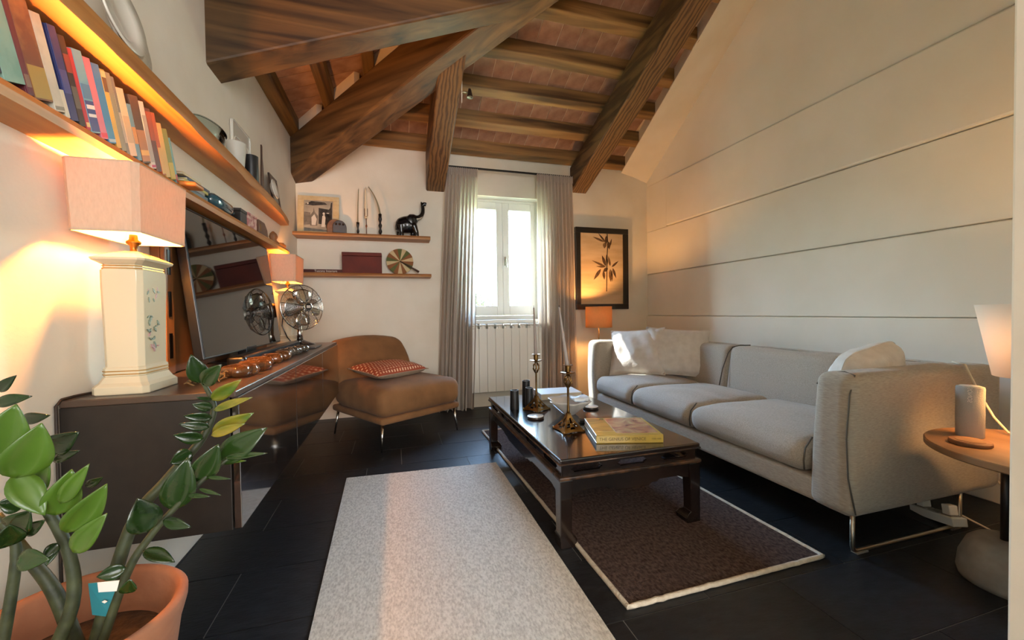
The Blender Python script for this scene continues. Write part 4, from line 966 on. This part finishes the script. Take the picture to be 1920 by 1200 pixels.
MB().lathe([(.03, 0), (.05, .004), (.075, .03), (.085, .07), (.082, .07), (.07, .03), (.045, .008)], 28, (-.765, 2.06, ZU), sx=.6, sy=1.5).build('bowl', 'clear_glass', k_, smooth=True)
MB().tube([(-.765+.051*math.cos(2*math.pi*j/36), 2.06+.1275*math.sin(2*math.pi*j/36), ZU+.07) for j in range(36)], .003, 6, closed=True).build('rim', 'clear_glass', k_, smooth=True)
k_ = thing('planter', 'plain pale grey tapered pot on the upper shelf', 'pot', (-.77, 2.38, ZU))
MB().lathe([(.032, 0), (.034, .004), (.045, .13), (.045, .135), (.041, .135), (.032, .02)], 28, (-.765, 2.38, ZU)).build('pot', pmat('pale_grey', 'c3c2b8', .5), k_, smooth=True)
k_ = thing('wall_tray', 'white rounded tray leaning against the wall on the upper shelf', 'tray', (-.80, 2.62, ZU))
Mx = Matrix.Translation((XL+.018, 2.62, ZU)) @ Matrix.Rotation(math.radians(4), 4, 'Y') @ Matrix.Rotation(math.radians(-90), 4, 'Y')
def rrect(w, h, r, n=5):
    pts = []
    for cx_, cy_, a0 in ((w-r, h-r, 0), (-w+r, h-r, 90), (-w+r, r, 180), (w-r, r, 270)):
        for i in range(n+1): a_ = math.radians(a0+90*i/n); pts.append((cx_+r*math.cos(a_), cy_+r*math.sin(a_)))
    return pts
RR = rrect(.14, .30, .02)
MB().prism(RR, lambda a, b: Vector((XL+.004+.0, 2.60+a, ZU+b)), lambda a, b: Vector((XL+.010, 2.60+a, ZU+b))).build('tray', 'white_china', k_)
MB().tube([Vector((XL+.012, 2.60+a*.96, ZU+.006+b*.97)) for a, b in RR], .005, 8, closed=True).build('rim', 'white_china', k_, smooth=True)
MB().tube([Vector((XL+.012, 2.60+a*.8, ZU+.10+b*.42)) for a, b in rrect(.14, .30, .07)], .004, 8, closed=True).build('inner_ridge', 'white_china', k_, smooth=True)
k_ = thing('cylinder_vase', 'matt black cylinder vase on the upper shelf', 'vase', (-.77, 2.60, ZU))
MB().lathe([(.034, 0), (.036, .003), (.036, .150), (.033, .152), (.031, .148), (.031, .02)], 28, (-.765, 2.60, ZU)).build('vase', pmat('matt_black', '14161b', .45), k_, smooth='auto')
k_ = thing('wooden_paddle', 'slim dark wooden paddle standing upright on the upper shelf', 'paddle', (-.75, 2.72, ZU))
MB().prism([(-.010, 0), (.016, 0), (.018, .06), (.014, .13), (.004, .18), (.006, .245), (-.006, .250), (-.008, .18), (-.014, .12), (-.016, .05)], lambda a, b: Vector((-.748, 2.72+a*1.3, ZU+b*1.06)), lambda a, b: Vector((-.740, 2.72+a*1.3, ZU+b*1.06))).build('blade', pmat('paddle_wood', '3a2418', .4, col2='4a3020', scale=10), k_, bevel=.002)
k_ = disc_plate('small white plate leaning next to the wooden paddle', 2.92, .062, .075)
k_ = thing('picture', 'small dark-framed picture leaning at the far end of the upper shelf', 'picture', (-.78, 3.1, ZU))
Mx = Matrix.Translation((-.757, 3.10, ZU)) @ Matrix.Rotation(math.radians(-7), 4, 'Y')
m = MB(); 
for b_ in ((-.09, -.065, 0, .20), (.065, .09, 0, .20), (-.065, .065, 0, .025), (-.065, .065, .175, .20)): m.box(-.012, .0, b_[0], b_[1], b_[2], b_[3], M=Mx)
m.build('frame', pmat('frame_walnut', '38241a', .4), k_, bevel=.002); MB().box(-.010, -.004, -.066, .066, .024, .176, M=Mx).build('image', pmat('grey_print', '8f8b82', .6, col2='a9a59a', scale=14), k_)

# ------------------------------------------------------------------ things on the coffee table
TZ1 = TZ+.0005
pmat('candle_black', '0f1013', .5)
for lab, x, y, r0, h in (('short black pillar candle standing alone on the coffee table', .690, 2.325, .027, .115), ('tallest black pillar candle, behind the others on the coffee table', .800, 2.43, .026, .150), ('middle-height black pillar candle beside the far candlestick', .783, 2.32, .025, .125)):
    k_ = thing('pillar_candle', lab, 'candle', (x, y, TZ1), group='black pillar candles')
    MB().lathe([(r0*1.02, 0), (r0*1.04, .005), (r0*.94, h-.004), (r0*.90, h), (r0*.80, h), (r0*.74, h-.008), (.001, h-.009)], 28, (x, y, TZ1)).build('wax', 'candle_black', k_, smooth='auto')
    MB().cyl((x, y, TZ1+h-.010), (x, y, TZ1+h+.004), .0012, n=6).build('wick', 'candle_black', k_)
    MB().tube([(x+r0*.86*math.cos(2*math.pi*j/24), y+r0*.86*math.sin(2*math.pi*j/24), TZ1+h) for j in range(24)], .0016, 6, closed=True).build('rim', pmat('candle_rim', '8b8f94', .4), k_, smooth=True)
pmat('brass_aged', '9a7a4a', .28, 1, col2='6a4c2a', scale=20); pmat('taper_grey', '9a8f88', .55)
def brass_stick(label, x, y, h, cl, lean, rot):
    k = thing('candlestick', label, 'candlestick', (x, y, TZ1), rot, group='tall brass candlesticks')
    # pierced four-sided flared foot
    n, q = 8, 10; vs = []; fs = []
    for side in range(4):
        o = len(vs)
        for j in range(q+1):
            t = j/q; w = .052*(1-t)**1.7+.008; z_ = .085*t**.9
            for i in range(n+1):
                u = -1+2*i/n; dd = w*(1-.12*(1-u*u)*(1-t)); p = Vector((u*w, -dd, z_+.004*(1-abs(u))*(1-t)))
                p.rotate(Matrix.Rotation(side*math.pi/2, 3, 'Z')); vs.append(p)
        for j in range(q):
            for i in range(n):
                hole = (j in (2, 3) and i in (1, 2, 5, 6)) or (j in (4, 5, 6) and i in (3, 4)) or (j == 1 and i in (3, 4)) or (j == 5 and i in (1, 6))
                if not hole: a = o+j*(n+1)+i; fs.append((a, a+1, a+n+2, a+n+1))
    MB().add(vs, fs).build('pierced_foot', 'brass_aged', k, local=True, solid=.003)
    for sx in (-1, 1):
        for sy in (-1, 1): MB().sphere((sx*.055, sy*.055, .006), .0065, 10, 6).build('toe', 'brass_aged', k, smooth=True, local=True)
    MB().lathe([(.010, .075), (.007, .10), (.0055, .14), (.0055, h-.115), (.009, h-.105)], 14).build('stem', 'brass_aged', k, smooth=True, local=True)
    m = MB()
    for a_ in range(6):
        th = 2*math.pi*a_/6; m.tube([(.006*math.cos(th), .006*math.sin(th), h-.112), (.019*math.cos(th+.5), .019*math.sin(th+.5), h-.088), (.017*math.cos(th+1.0), .017*math.sin(th+1.0), h-.066), (.006*math.cos(th+1.4), .006*math.sin(th+1.4), h-.050)], .0032, 6)
    m.build('openwork_knop', 'brass_aged', k, smooth=True, local=True)
    MB().lathe([(.006, h-.052), (.012, h-.046), (.036, h-.040), (.037, h-.037), (.012, h-.040), (.010, h-.036)], 24).build('drip_pan', 'brass_aged', k, smooth=True, local=True)
    MB().lathe([(.010, h-.038), (.014, h-.034), (.0145, h-.006), (.026, h-.002), (.026, h), (.012, h-.001), (.0115, h-.03)], 24).build('socket', 'brass_aged', k, smooth='auto', local=True)
    pts = [(lean*t, 0, h-.025+cl*t) for t in [i/10 for i in range(11)]]
    MB().tube(pts, [.0112*(1-.6*i/10) for i in range(11)], 12).build('taper_candle', 'taper_grey', k, smooth=True, local=True)
    MB().cyl(pts[-1], (pts[-1][0], 0, pts[-1][2]+.012), .001, n=6).build('wick', 'candle_black', k, local=True)
brass_stick('brass candlestick with pierced foot and taper, far one by the black candles', .812, 2.27, .335, .305, -.015, math.radians(30))
brass_stick('brass candlestick with pierced foot and taper, near one by the yellow book', .820, 1.825, .325, .31, -.045, math.radians(5))
k_ = thing('glass_bowl', 'frilled translucent glass bowl on the coffee table', 'bowl', (.955, 2.11, TZ1))
def fr(a, z): t = min(1, z/.08); return 1+.11*t*t*math.sin(6*a)
MB().lathe([(.035, 0), (.038, .004), (.055, .018), (.085, .045), (.108, .070), (.120, .082), (.117, .084), (.10, .070), (.078, .048), (.045, .022), (.002, .014)], 60, (.955, 2.11, TZ1), mod=fr).build('bowl', pmat('frosted_glass', 'ddd6cc', .15, trans=.25, coat=.5, ior=1.4), k_, smooth=True)
MB().rbox(.965, 1.065, 2.06, 2.13, TZ1+.075, TZ1+.10, r=.012, seg=5, fn=lambda p: p+Vector((0, 0, .012*fbm(p, 22)))).build('tissue', pmat('white_tissue', 'dfe6ea', .5), k_, smooth=True)
k_ = thing('book', 'thick white hardback lying at the far end of the coffee table', 'book', (1.08, 2.59, TZ1), math.radians(-4))
MB().box(-.145, .145, -.10, .10, 0, .003).box(-.145, .145, -.10, .10, .035, .038).box(-.145, -.142, -.10, .10, .003, .035).build('cover', pmat('cover_white', 'dcd8ce', .35), k_, local=True, bevel=.001)
box(-.142, .142, -.098, .098, .003, .035).build('pages', 'paper_pages', k_, local=True)
for lab, x, y in (('round cream coaster at the left edge of the coffee table', .739, 2.085), ('round cream coaster near the sofa side of the coffee table', 1.13, 2.185), ('round pale coaster behind the yellow book', 1.147, 1.87)):
    k_ = thing('coaster', lab, 'coaster', (x, y, TZ1), group='round coasters on the coffee table')
    MB().lathe([(.045, 0), (.047, .003), (.047, .010), (.045, .0125)], 32, (x, y, TZ1)).build('rim', pmat('coaster_dark', '2b1d17', .35), k_, smooth='auto')
    MB().lathe([(.0445, .0126), (.0445, .0142), (.043, .0148)], 32, (x, y, TZ1)).build('top', pmat('coaster_cream', 'd9cfbc', .25, coat=.4), k_, smooth='auto')
yb = [Vector((.85, 1.594)), Vector((1.134, 1.513)), Vector((1.244, 1.79))]; ux = (yb[1]-yb[0]).normalized(); a_ = math.atan2(ux.y, ux.x)
k_ = thing('book', 'large yellow art book lying on the near end of the coffee table', 'book', (*yb[0], TZ1), a_)
Wb, Db, Hb = .30, .29, .036
MB().box(0, Wb, 0, Db, 0, .003).box(0, Wb, 0, Db, Hb-.003, Hb).box(0, Wb, 0, .004, .003, Hb-.003).build('cover', pmat('book_yellow', 'b89a3a', .3, coat=.4, col2='a88a34', scale=8), k_, local=True, bevel=.0015)
box(.003, Wb-.003, .004, Db-.003, .003, Hb-.003).build('pages', 'paper_pages', k_, local=True)
box(.10, Wb-.012, .03, Db-.012, Hb, Hb+.0006).build('cover_picture', pmat('cover_art', '8a4a44', .25, coat=.5, col2='c8a878', scale=9, distort=2.5, ramp=(.3, .7), detail=3), k_, local=True)
box(.006, .094, .06, Db-.012, Hb, Hb+.0006).build('cover_picture', pmat('cover_art2', '7a6a3c', .25, coat=.5, col2='d0a850', scale=5, distort=1.5, detail=3), k_, local=True)
letters('title', 'THE GENIUS OF VENICE', .0195, frame_mat(Vector((.118, -.0006, Hb/2)), (1, 0, 0), (0, 0, 1), (0, -1, 0)), pmat('ink_olive', '5a4a14', .6).name, k_)
letters('title', '1500-1600', .010, frame_mat(Vector((.268, -.0006, Hb/2)), (1, 0, 0), (0, 0, 1), (0, -1, 0)), 'ink_olive', k_)
k_ = thing('matchbox', 'small black matchbox at the corner of the yellow book', 'box', (.955, 1.925, TZ1), math.radians(-15))
box(-.025, .0, -.018, .018, 0, .014).build('sleeve', 'box_black', k_, local=True, bevel=.001); box(-.026, .001, -.016, .016, .002, .012).build('drawer', 'paper_pages', k_, local=True)

# ------------------------------------------------------------------ right foreground: side table and its things
stb = thing('side_table', 'round wooden side table on a dark pole with pale cone foot', 'table', (1.99, .84, 0))
TS = .48
MB().lathe([(.285, TS-.024), (.29, TS-.02), (.29, TS-.003), (.287, TS)], 64, (1.995, .725, 0)).build('table_top', pmat('table_oak', '7a5636', .5, col2='9a7450', scale=9, stretch=(1, .12, 1), bump=.05), stb, smooth='auto')
MB().cyl((1.985, .825, .12), (1.985, .825, TS-.024), .012).build('pole', 'black_metal', stb, smooth=True)
MB().lathe([(.125, 0), (.130, .02), (.125, .07), (.105, .125), (.085, .145), (.02, .152)], 40, (2.0, .815, 0)).build('foot', pmat('concrete_pale', '9a9184', .8, col2='8a8276', scale=20), stb, smooth=True)
sp = thing('speaker', 'small grey fabric speaker on the side table', 'speaker', (1.985, .915, TS))
MB().lathe([(.034, .001), (.036, .004), (.0365, .176), (.034, .1815)], 32, (1.985, .915, TS)).build('body', pmat('speaker_grey', 'a8a49c', .8, bump=.2, bscale=300), sp, smooth='auto')
MB().lathe([(.028, .182), (.028, .1835), (.026, .184)], 24, (1.985, .915, TS)).build('top_plate', 'pale_grey', sp, smooth='auto')
d_ = (Vector((0, 0, 0))-Vector((1.985, .915, 0))); d_.z = 0; d_.normalize(); rgt = Vector((-d_.y, d_.x, 0))
letters('logo', 'SONOS', .016, frame_mat(Vector((0, 0, .155))+d_*.0365, (0, 0, -1), rgt.cross(Vector((0, 0, 1))).cross(Vector((0, 0, -1))) if False else Vector((0, 0, -1)).cross(-d_)*-1, d_), 'white_ink', sp)
k_ = thing('coaster', 'round brown wooden coaster beside the grey speaker', 'coaster', (1.875, .885, TS))
MB().lathe([(.050, .0005), (.052, .003), (.052, .011), (.049, .014)], 32, (1.872, .862, TS)).build('disc', pmat('coaster_wood', '7a5236', .6, col2='8f6444', scale=20), k_, smooth='auto')
MB().lathe([(.036, .0142), (.036, .0150)], 32, (1.872, .862, TS)).build('inset', pmat('coaster_cork', '8a6648', .8), k_)
thinmat('shade_white', 'ece6dc', 'f0e4d0', .22)
tl = thing('table_lamp', 'white conical lamp half hidden by the doorway wall', 'lamp', (2.085, .79, TS))
MB().lathe([(.05, .001), (.05, .012), (.012, .02)], 24).build('base', 'white_enamel', tl, smooth='auto', local=True)
MB().cyl((0, 0, .015), (0, 0, .30), .007).build('stem', 'white_enamel', tl, smooth=True, local=True)
MB().lathe([(.105, .225), (.148, .475)], 48, cap=False).build('lamp_shade', 'shade_white', tl, smooth=True, local=True, solid=.002)
m = MB(); m.tube([(0, 0, .29), (.11, 0, .30)], .002, 6); m.tube([(0, 0, .29), (-.11, 0, .30)], .002, 6); m.build('shade_bracket', 'white_enamel', tl, local=True)
bulb(tl, (0, 0, .35), 15.0, size=.06, col=(1.0, .50, .17))
pts = [(2.39, 1.16, .702), (2.33, 1.09, .70), (2.27, 1.045, .66), (2.21, .99, .60), (2.16, .93, .53), (2.13, .88, .488), (2.10, .82, .484)]
tag(MB().tube(pts, .004, 8).build('white_cable', pmat('cable_white', 'e2d6c2', .5), smooth=True), 'white cable arching from the sofa arm down to the lamp', 'cable')
ps = thing('power_strip', 'white power strip with plugs under the near end of the sofa', 'power strip', (2.32, 1.2, 0))
Mx = Matrix.Translation((2.30, 1.16, .0)) @ Matrix.Rotation(math.radians(70), 4, 'Z') @ Matrix.Rotation(math.radians(10), 4, 'Y')
MB().box(-.10, .10, -.03, .03, .004, .040, M=Mx).build('body', 'white_enamel', ps, bevel=.004)
for i in range(3): MB().box(-.085+i*.06, -.04+i*.06, -.02, .02, .04, .044, M=Mx).build('socket', pmat('socket_grey', '8f8a80', .5), ps)
for i in (0, 2): MB().box(-.08+i*.06, -.045+i*.06, -.018, .018, .044, .085, M=Mx).build('plug', 'white_enamel', ps, bevel=.004)
m = MB(); m.tube([(2.33, 1.10, .05), (2.38, 1.03, .01), (2.42, .98, .006), (2.40, .90, .006), (2.30, .84, .006), (2.16, .80, .006)], .004, 6); m.build('cord', 'cable_white', ps, smooth=True)
m = MB(); m.tube([(2.62, 1.16, .22), (2.60, 1.10, .15), (2.58, 1.04, .11), (2.52, .98, .09), (2.46, .92, .085)], .004, 6); 
tag(m.build('white_cable', 'cable_white', smooth=True), 'white cable hanging beside the far corner of the sofa end', 'cable')

# spotlight on the ceiling beam
k_ = thing('spotlight', 'small metal spotlight on a thin rod beside the middle ceiling beam', 'spotlight', (.50, 2.90, 2.56))
MB().cyl((.497, 2.90, 2.70), (.492, 2.90, 2.47), .0035, n=8).build('rod', pmat('rod_white', 'd8d4cc', .4), k_, smooth=True)
MB().cyl((.493, 2.90, 2.545), (.535, 2.90, 2.55), .005, n=8).build('arm', 'steel_satin', k_, smooth=True)
MB().lathe([(.010, .0), (.012, -.01), (.022, -.055), (.024, -.062), (.020, -.06)], 20, (.552, 2.90, 2.575)).build('head', pmat('spot_bronze', '4a3f36', .3, .7), k_, smooth=True)

# ------------------------------------------------------------------ potted plant in the left foreground
pmat('terracotta_pot', '8c5a40', .9, col2='9c6a4c', scale=10, bump=.15, bscale=50)
pmat('soil', '2e221a', .95, col2='463424', scale=60, bump=.6)
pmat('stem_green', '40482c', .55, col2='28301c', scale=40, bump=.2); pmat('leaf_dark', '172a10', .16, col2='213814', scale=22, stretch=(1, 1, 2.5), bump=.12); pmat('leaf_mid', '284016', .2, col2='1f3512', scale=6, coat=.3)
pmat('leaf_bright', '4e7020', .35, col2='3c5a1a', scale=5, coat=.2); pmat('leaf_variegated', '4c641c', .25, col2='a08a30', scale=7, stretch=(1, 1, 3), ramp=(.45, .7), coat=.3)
PC = Vector((-.58, .92, 0)); PR = .168; PZ = .40
pp = thing('potted_plant', 'glossy green plant with fleshy stems in a terracotta pot', 'plant', (PC.x, PC.y, 0))
pot = MB().lathe([(.105, 0), (.110, .004), (.157, PZ-.06), (PR, PZ-.02), (PR+.001, PZ-.007), (PR-.006, PZ), (PR-.014, PZ), (PR-.021, PZ-.010), (.135, PZ-.075), (.132, PZ-.09), (.002, PZ-.085)], 56, tuple(PC)).build('pot', 'terracotta_pot', pp, smooth=True)
MB().lathe([(.134, PZ-.084), (.11, PZ-.076), (.06, PZ-.072), (.002, PZ-.070)], 40, tuple(PC), cap=False).build('soil', 'soil', pp, smooth=True)
def px(u, v, d): return at(u, v, y=d)
c6 = lambda x, y: (x/2.307, 680+y/2.307); c7 = lambda x, y: (220+x/2.5, 640+y/2.5)
SOILZ = PZ-.08
def stem(path, depths, radii, base):
    pts = [Vector(base)]+[px(u, v, d) for (u, v), d in zip(path, depths)]
    # smooth
    out = []
    for i in range(len(pts)-1):
        p0, p1, p2, p3 = pts[max(0, i-1)], pts[i], pts[i+1], pts[min(len(pts)-1, i+2)]
        for k in range(6):
            t = k/6; out.append(.5*((2*p1)+(p2-p0)*t+(2*p0-5*p1+4*p2-p3)*t*t+(3*p1-p0-3*p2+p3)*t**3))
    out.append(pts[-1]); n = len(out)
    MB().tube(out, [radii[0]+(radii[1]-radii[0])*i/(n-1) for i in range(n)], 10).build('stem', 'stem_green', pp, smooth=True)
def leaf(b, t, wpx, d0, d1, mat, tilt=0, arch=.12):
    B, T = px(*b, d0), px(*t, d1); ax = T-B; Ln = ax.length; ax.normalize()
    view = (_C-(B+T)/2).normalized(); side = ax.cross(view).normalized(); nrm = side.cross(ax).normalized()
    if tilt: R_ = Matrix.Rotation(math.radians(tilt), 3, ax); side = R_ @ side; nrm = R_ @ nrm
    w = wpx/FPX*((B+T)/2-_C).dot(_F)/2; n = 10; L = []
    vs = []
    for i in range(n+1):
        s = i/n; f = max(.02, math.sin(math.pi*s**.8)**.85*(1-.15*s)) if 0 < i < n else .02
        c_ = B+ax*Ln*s+nrm*arch*Ln*math.sin(math.pi*s)*.5
        for j in (-1, -.5, 0, .5, 1): vs.append(c_+side*w*f*j+nrm*w*.38*f*(abs(j)-.5))
    MB().add(vs, [(i*5+j, i*5+j+1, (i+1)*5+j+1, (i+1)*5+j) for i in range(n) for j in range(4)]).build('leaf', mat, pp, smooth=True, solid=.0016)
S1 = [c7(60, 880), c7(230, 650), c7(380, 480), c7(440, 370), c7(450, 290), c7(400, 190)]
stem(S1, [.95, .98, 1.0, 1.02, 1.03, 1.04], (.0125, .004), (PC.x+.03, PC.y+.0, SOILZ))
S2 = [c7(40, 1100), c7(150, 920), c7(270, 780), c7(400, 650), c7(480, 580), c7(640, 470)]
stem(S2, [.90, .91, .92, .93, .94, .96], (.008, .003), (PC.x+.05, PC.y-.03, SOILZ))
stem([c6(310, 1060), c6(290, 800), c6(130, 530), c6(20, 420)], [.88, .88, .87, .87], (.012, .005), (PC.x-.02, PC.y-.05, SOILZ))
stem([c6(70, 850), c6(10, 690)], [.86, .86], (.009, .005), (PC.x-.06, PC.y-.07, SOILZ))
stem([c6(240, 1000), c6(130, 850), c6(-20, 660)], [.94, .94, .94], (.013, .008), (PC.x-.0, PC.y+.02, SOILZ))
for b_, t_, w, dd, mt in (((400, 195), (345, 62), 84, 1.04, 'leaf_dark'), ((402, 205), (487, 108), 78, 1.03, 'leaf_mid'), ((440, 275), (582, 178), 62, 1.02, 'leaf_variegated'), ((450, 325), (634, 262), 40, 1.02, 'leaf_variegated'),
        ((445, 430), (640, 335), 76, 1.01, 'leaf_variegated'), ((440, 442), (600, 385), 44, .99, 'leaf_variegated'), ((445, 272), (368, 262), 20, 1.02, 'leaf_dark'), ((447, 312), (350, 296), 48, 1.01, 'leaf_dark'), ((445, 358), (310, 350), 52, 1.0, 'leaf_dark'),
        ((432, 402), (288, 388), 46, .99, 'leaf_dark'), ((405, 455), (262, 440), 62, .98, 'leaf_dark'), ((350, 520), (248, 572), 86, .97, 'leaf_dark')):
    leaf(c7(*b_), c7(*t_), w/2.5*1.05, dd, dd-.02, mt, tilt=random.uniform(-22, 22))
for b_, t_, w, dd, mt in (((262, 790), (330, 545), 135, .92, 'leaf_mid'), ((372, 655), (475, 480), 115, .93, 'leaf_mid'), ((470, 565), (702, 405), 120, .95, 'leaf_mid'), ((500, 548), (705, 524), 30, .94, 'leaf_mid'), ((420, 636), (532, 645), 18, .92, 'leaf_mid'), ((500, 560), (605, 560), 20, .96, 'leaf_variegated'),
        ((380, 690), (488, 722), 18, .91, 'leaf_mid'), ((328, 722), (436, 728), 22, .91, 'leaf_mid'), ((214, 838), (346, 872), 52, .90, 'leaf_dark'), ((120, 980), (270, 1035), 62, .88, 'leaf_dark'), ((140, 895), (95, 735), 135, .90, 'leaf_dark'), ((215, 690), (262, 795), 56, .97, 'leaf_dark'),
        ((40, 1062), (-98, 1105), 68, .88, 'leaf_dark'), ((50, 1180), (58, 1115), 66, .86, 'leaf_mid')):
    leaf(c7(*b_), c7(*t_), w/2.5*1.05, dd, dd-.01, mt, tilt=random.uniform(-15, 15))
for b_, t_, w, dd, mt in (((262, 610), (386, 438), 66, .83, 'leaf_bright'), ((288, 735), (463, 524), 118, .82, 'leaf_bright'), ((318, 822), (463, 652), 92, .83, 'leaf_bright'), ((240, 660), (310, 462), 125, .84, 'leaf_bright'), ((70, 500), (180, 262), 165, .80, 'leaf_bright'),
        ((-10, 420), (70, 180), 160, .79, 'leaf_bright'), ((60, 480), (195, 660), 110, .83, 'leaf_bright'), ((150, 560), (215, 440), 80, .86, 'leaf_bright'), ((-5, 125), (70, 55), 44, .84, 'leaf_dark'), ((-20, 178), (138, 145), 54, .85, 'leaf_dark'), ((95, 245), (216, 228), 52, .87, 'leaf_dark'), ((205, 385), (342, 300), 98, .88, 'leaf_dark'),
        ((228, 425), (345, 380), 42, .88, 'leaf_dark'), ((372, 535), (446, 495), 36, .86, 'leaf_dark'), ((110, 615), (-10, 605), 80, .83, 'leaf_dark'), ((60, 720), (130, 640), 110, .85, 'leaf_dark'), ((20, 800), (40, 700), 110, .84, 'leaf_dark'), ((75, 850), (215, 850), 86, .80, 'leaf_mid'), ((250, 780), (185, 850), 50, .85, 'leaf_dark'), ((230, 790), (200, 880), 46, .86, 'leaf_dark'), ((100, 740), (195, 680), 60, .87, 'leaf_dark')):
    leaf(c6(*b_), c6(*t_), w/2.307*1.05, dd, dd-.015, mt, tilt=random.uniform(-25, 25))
# plant tag stuck in the soil
a0 = px(*c6(390, 960), .90); 
tgm = MB(); q = [px(*c6(382, 955), .905), px(*c6(520, 940), .895), px(*c6(480, 1100), .895), px(*c6(400, 1090), .905)]
tgm.add(q, [(0, 1, 2, 3)]); tg_ = tgm.build('plant_tag', pmat('tag_teal', '2f7f8a', .4), pp, solid=.001, label='teal plant care tag')
q2 = [px(*c6(425, 948), .902), px(*c6(520, 938), .894), px(*c6(508, 985), .893), px(*c6(430, 990), .90)]
MB().add([p-Vector((0, .002, 0)) for p in q2], [(0, 1, 2, 3)]).build('tag_panel', 'white_enamel', tg_, solid=.0006)
q3 = [px(*c6(445, 1030), .895), px(*c6(458, 1022), .895), px(*c6(470, 1028), .895), px(*c6(458, 1036), .895)]
MB().add([p-Vector((0, .003, 0)) for p in q3], [(0, 1, 2, 3)]).build('tag_mark', 'white_ink', tg_, solid=.0006)
bpy.context.view_layer.update()
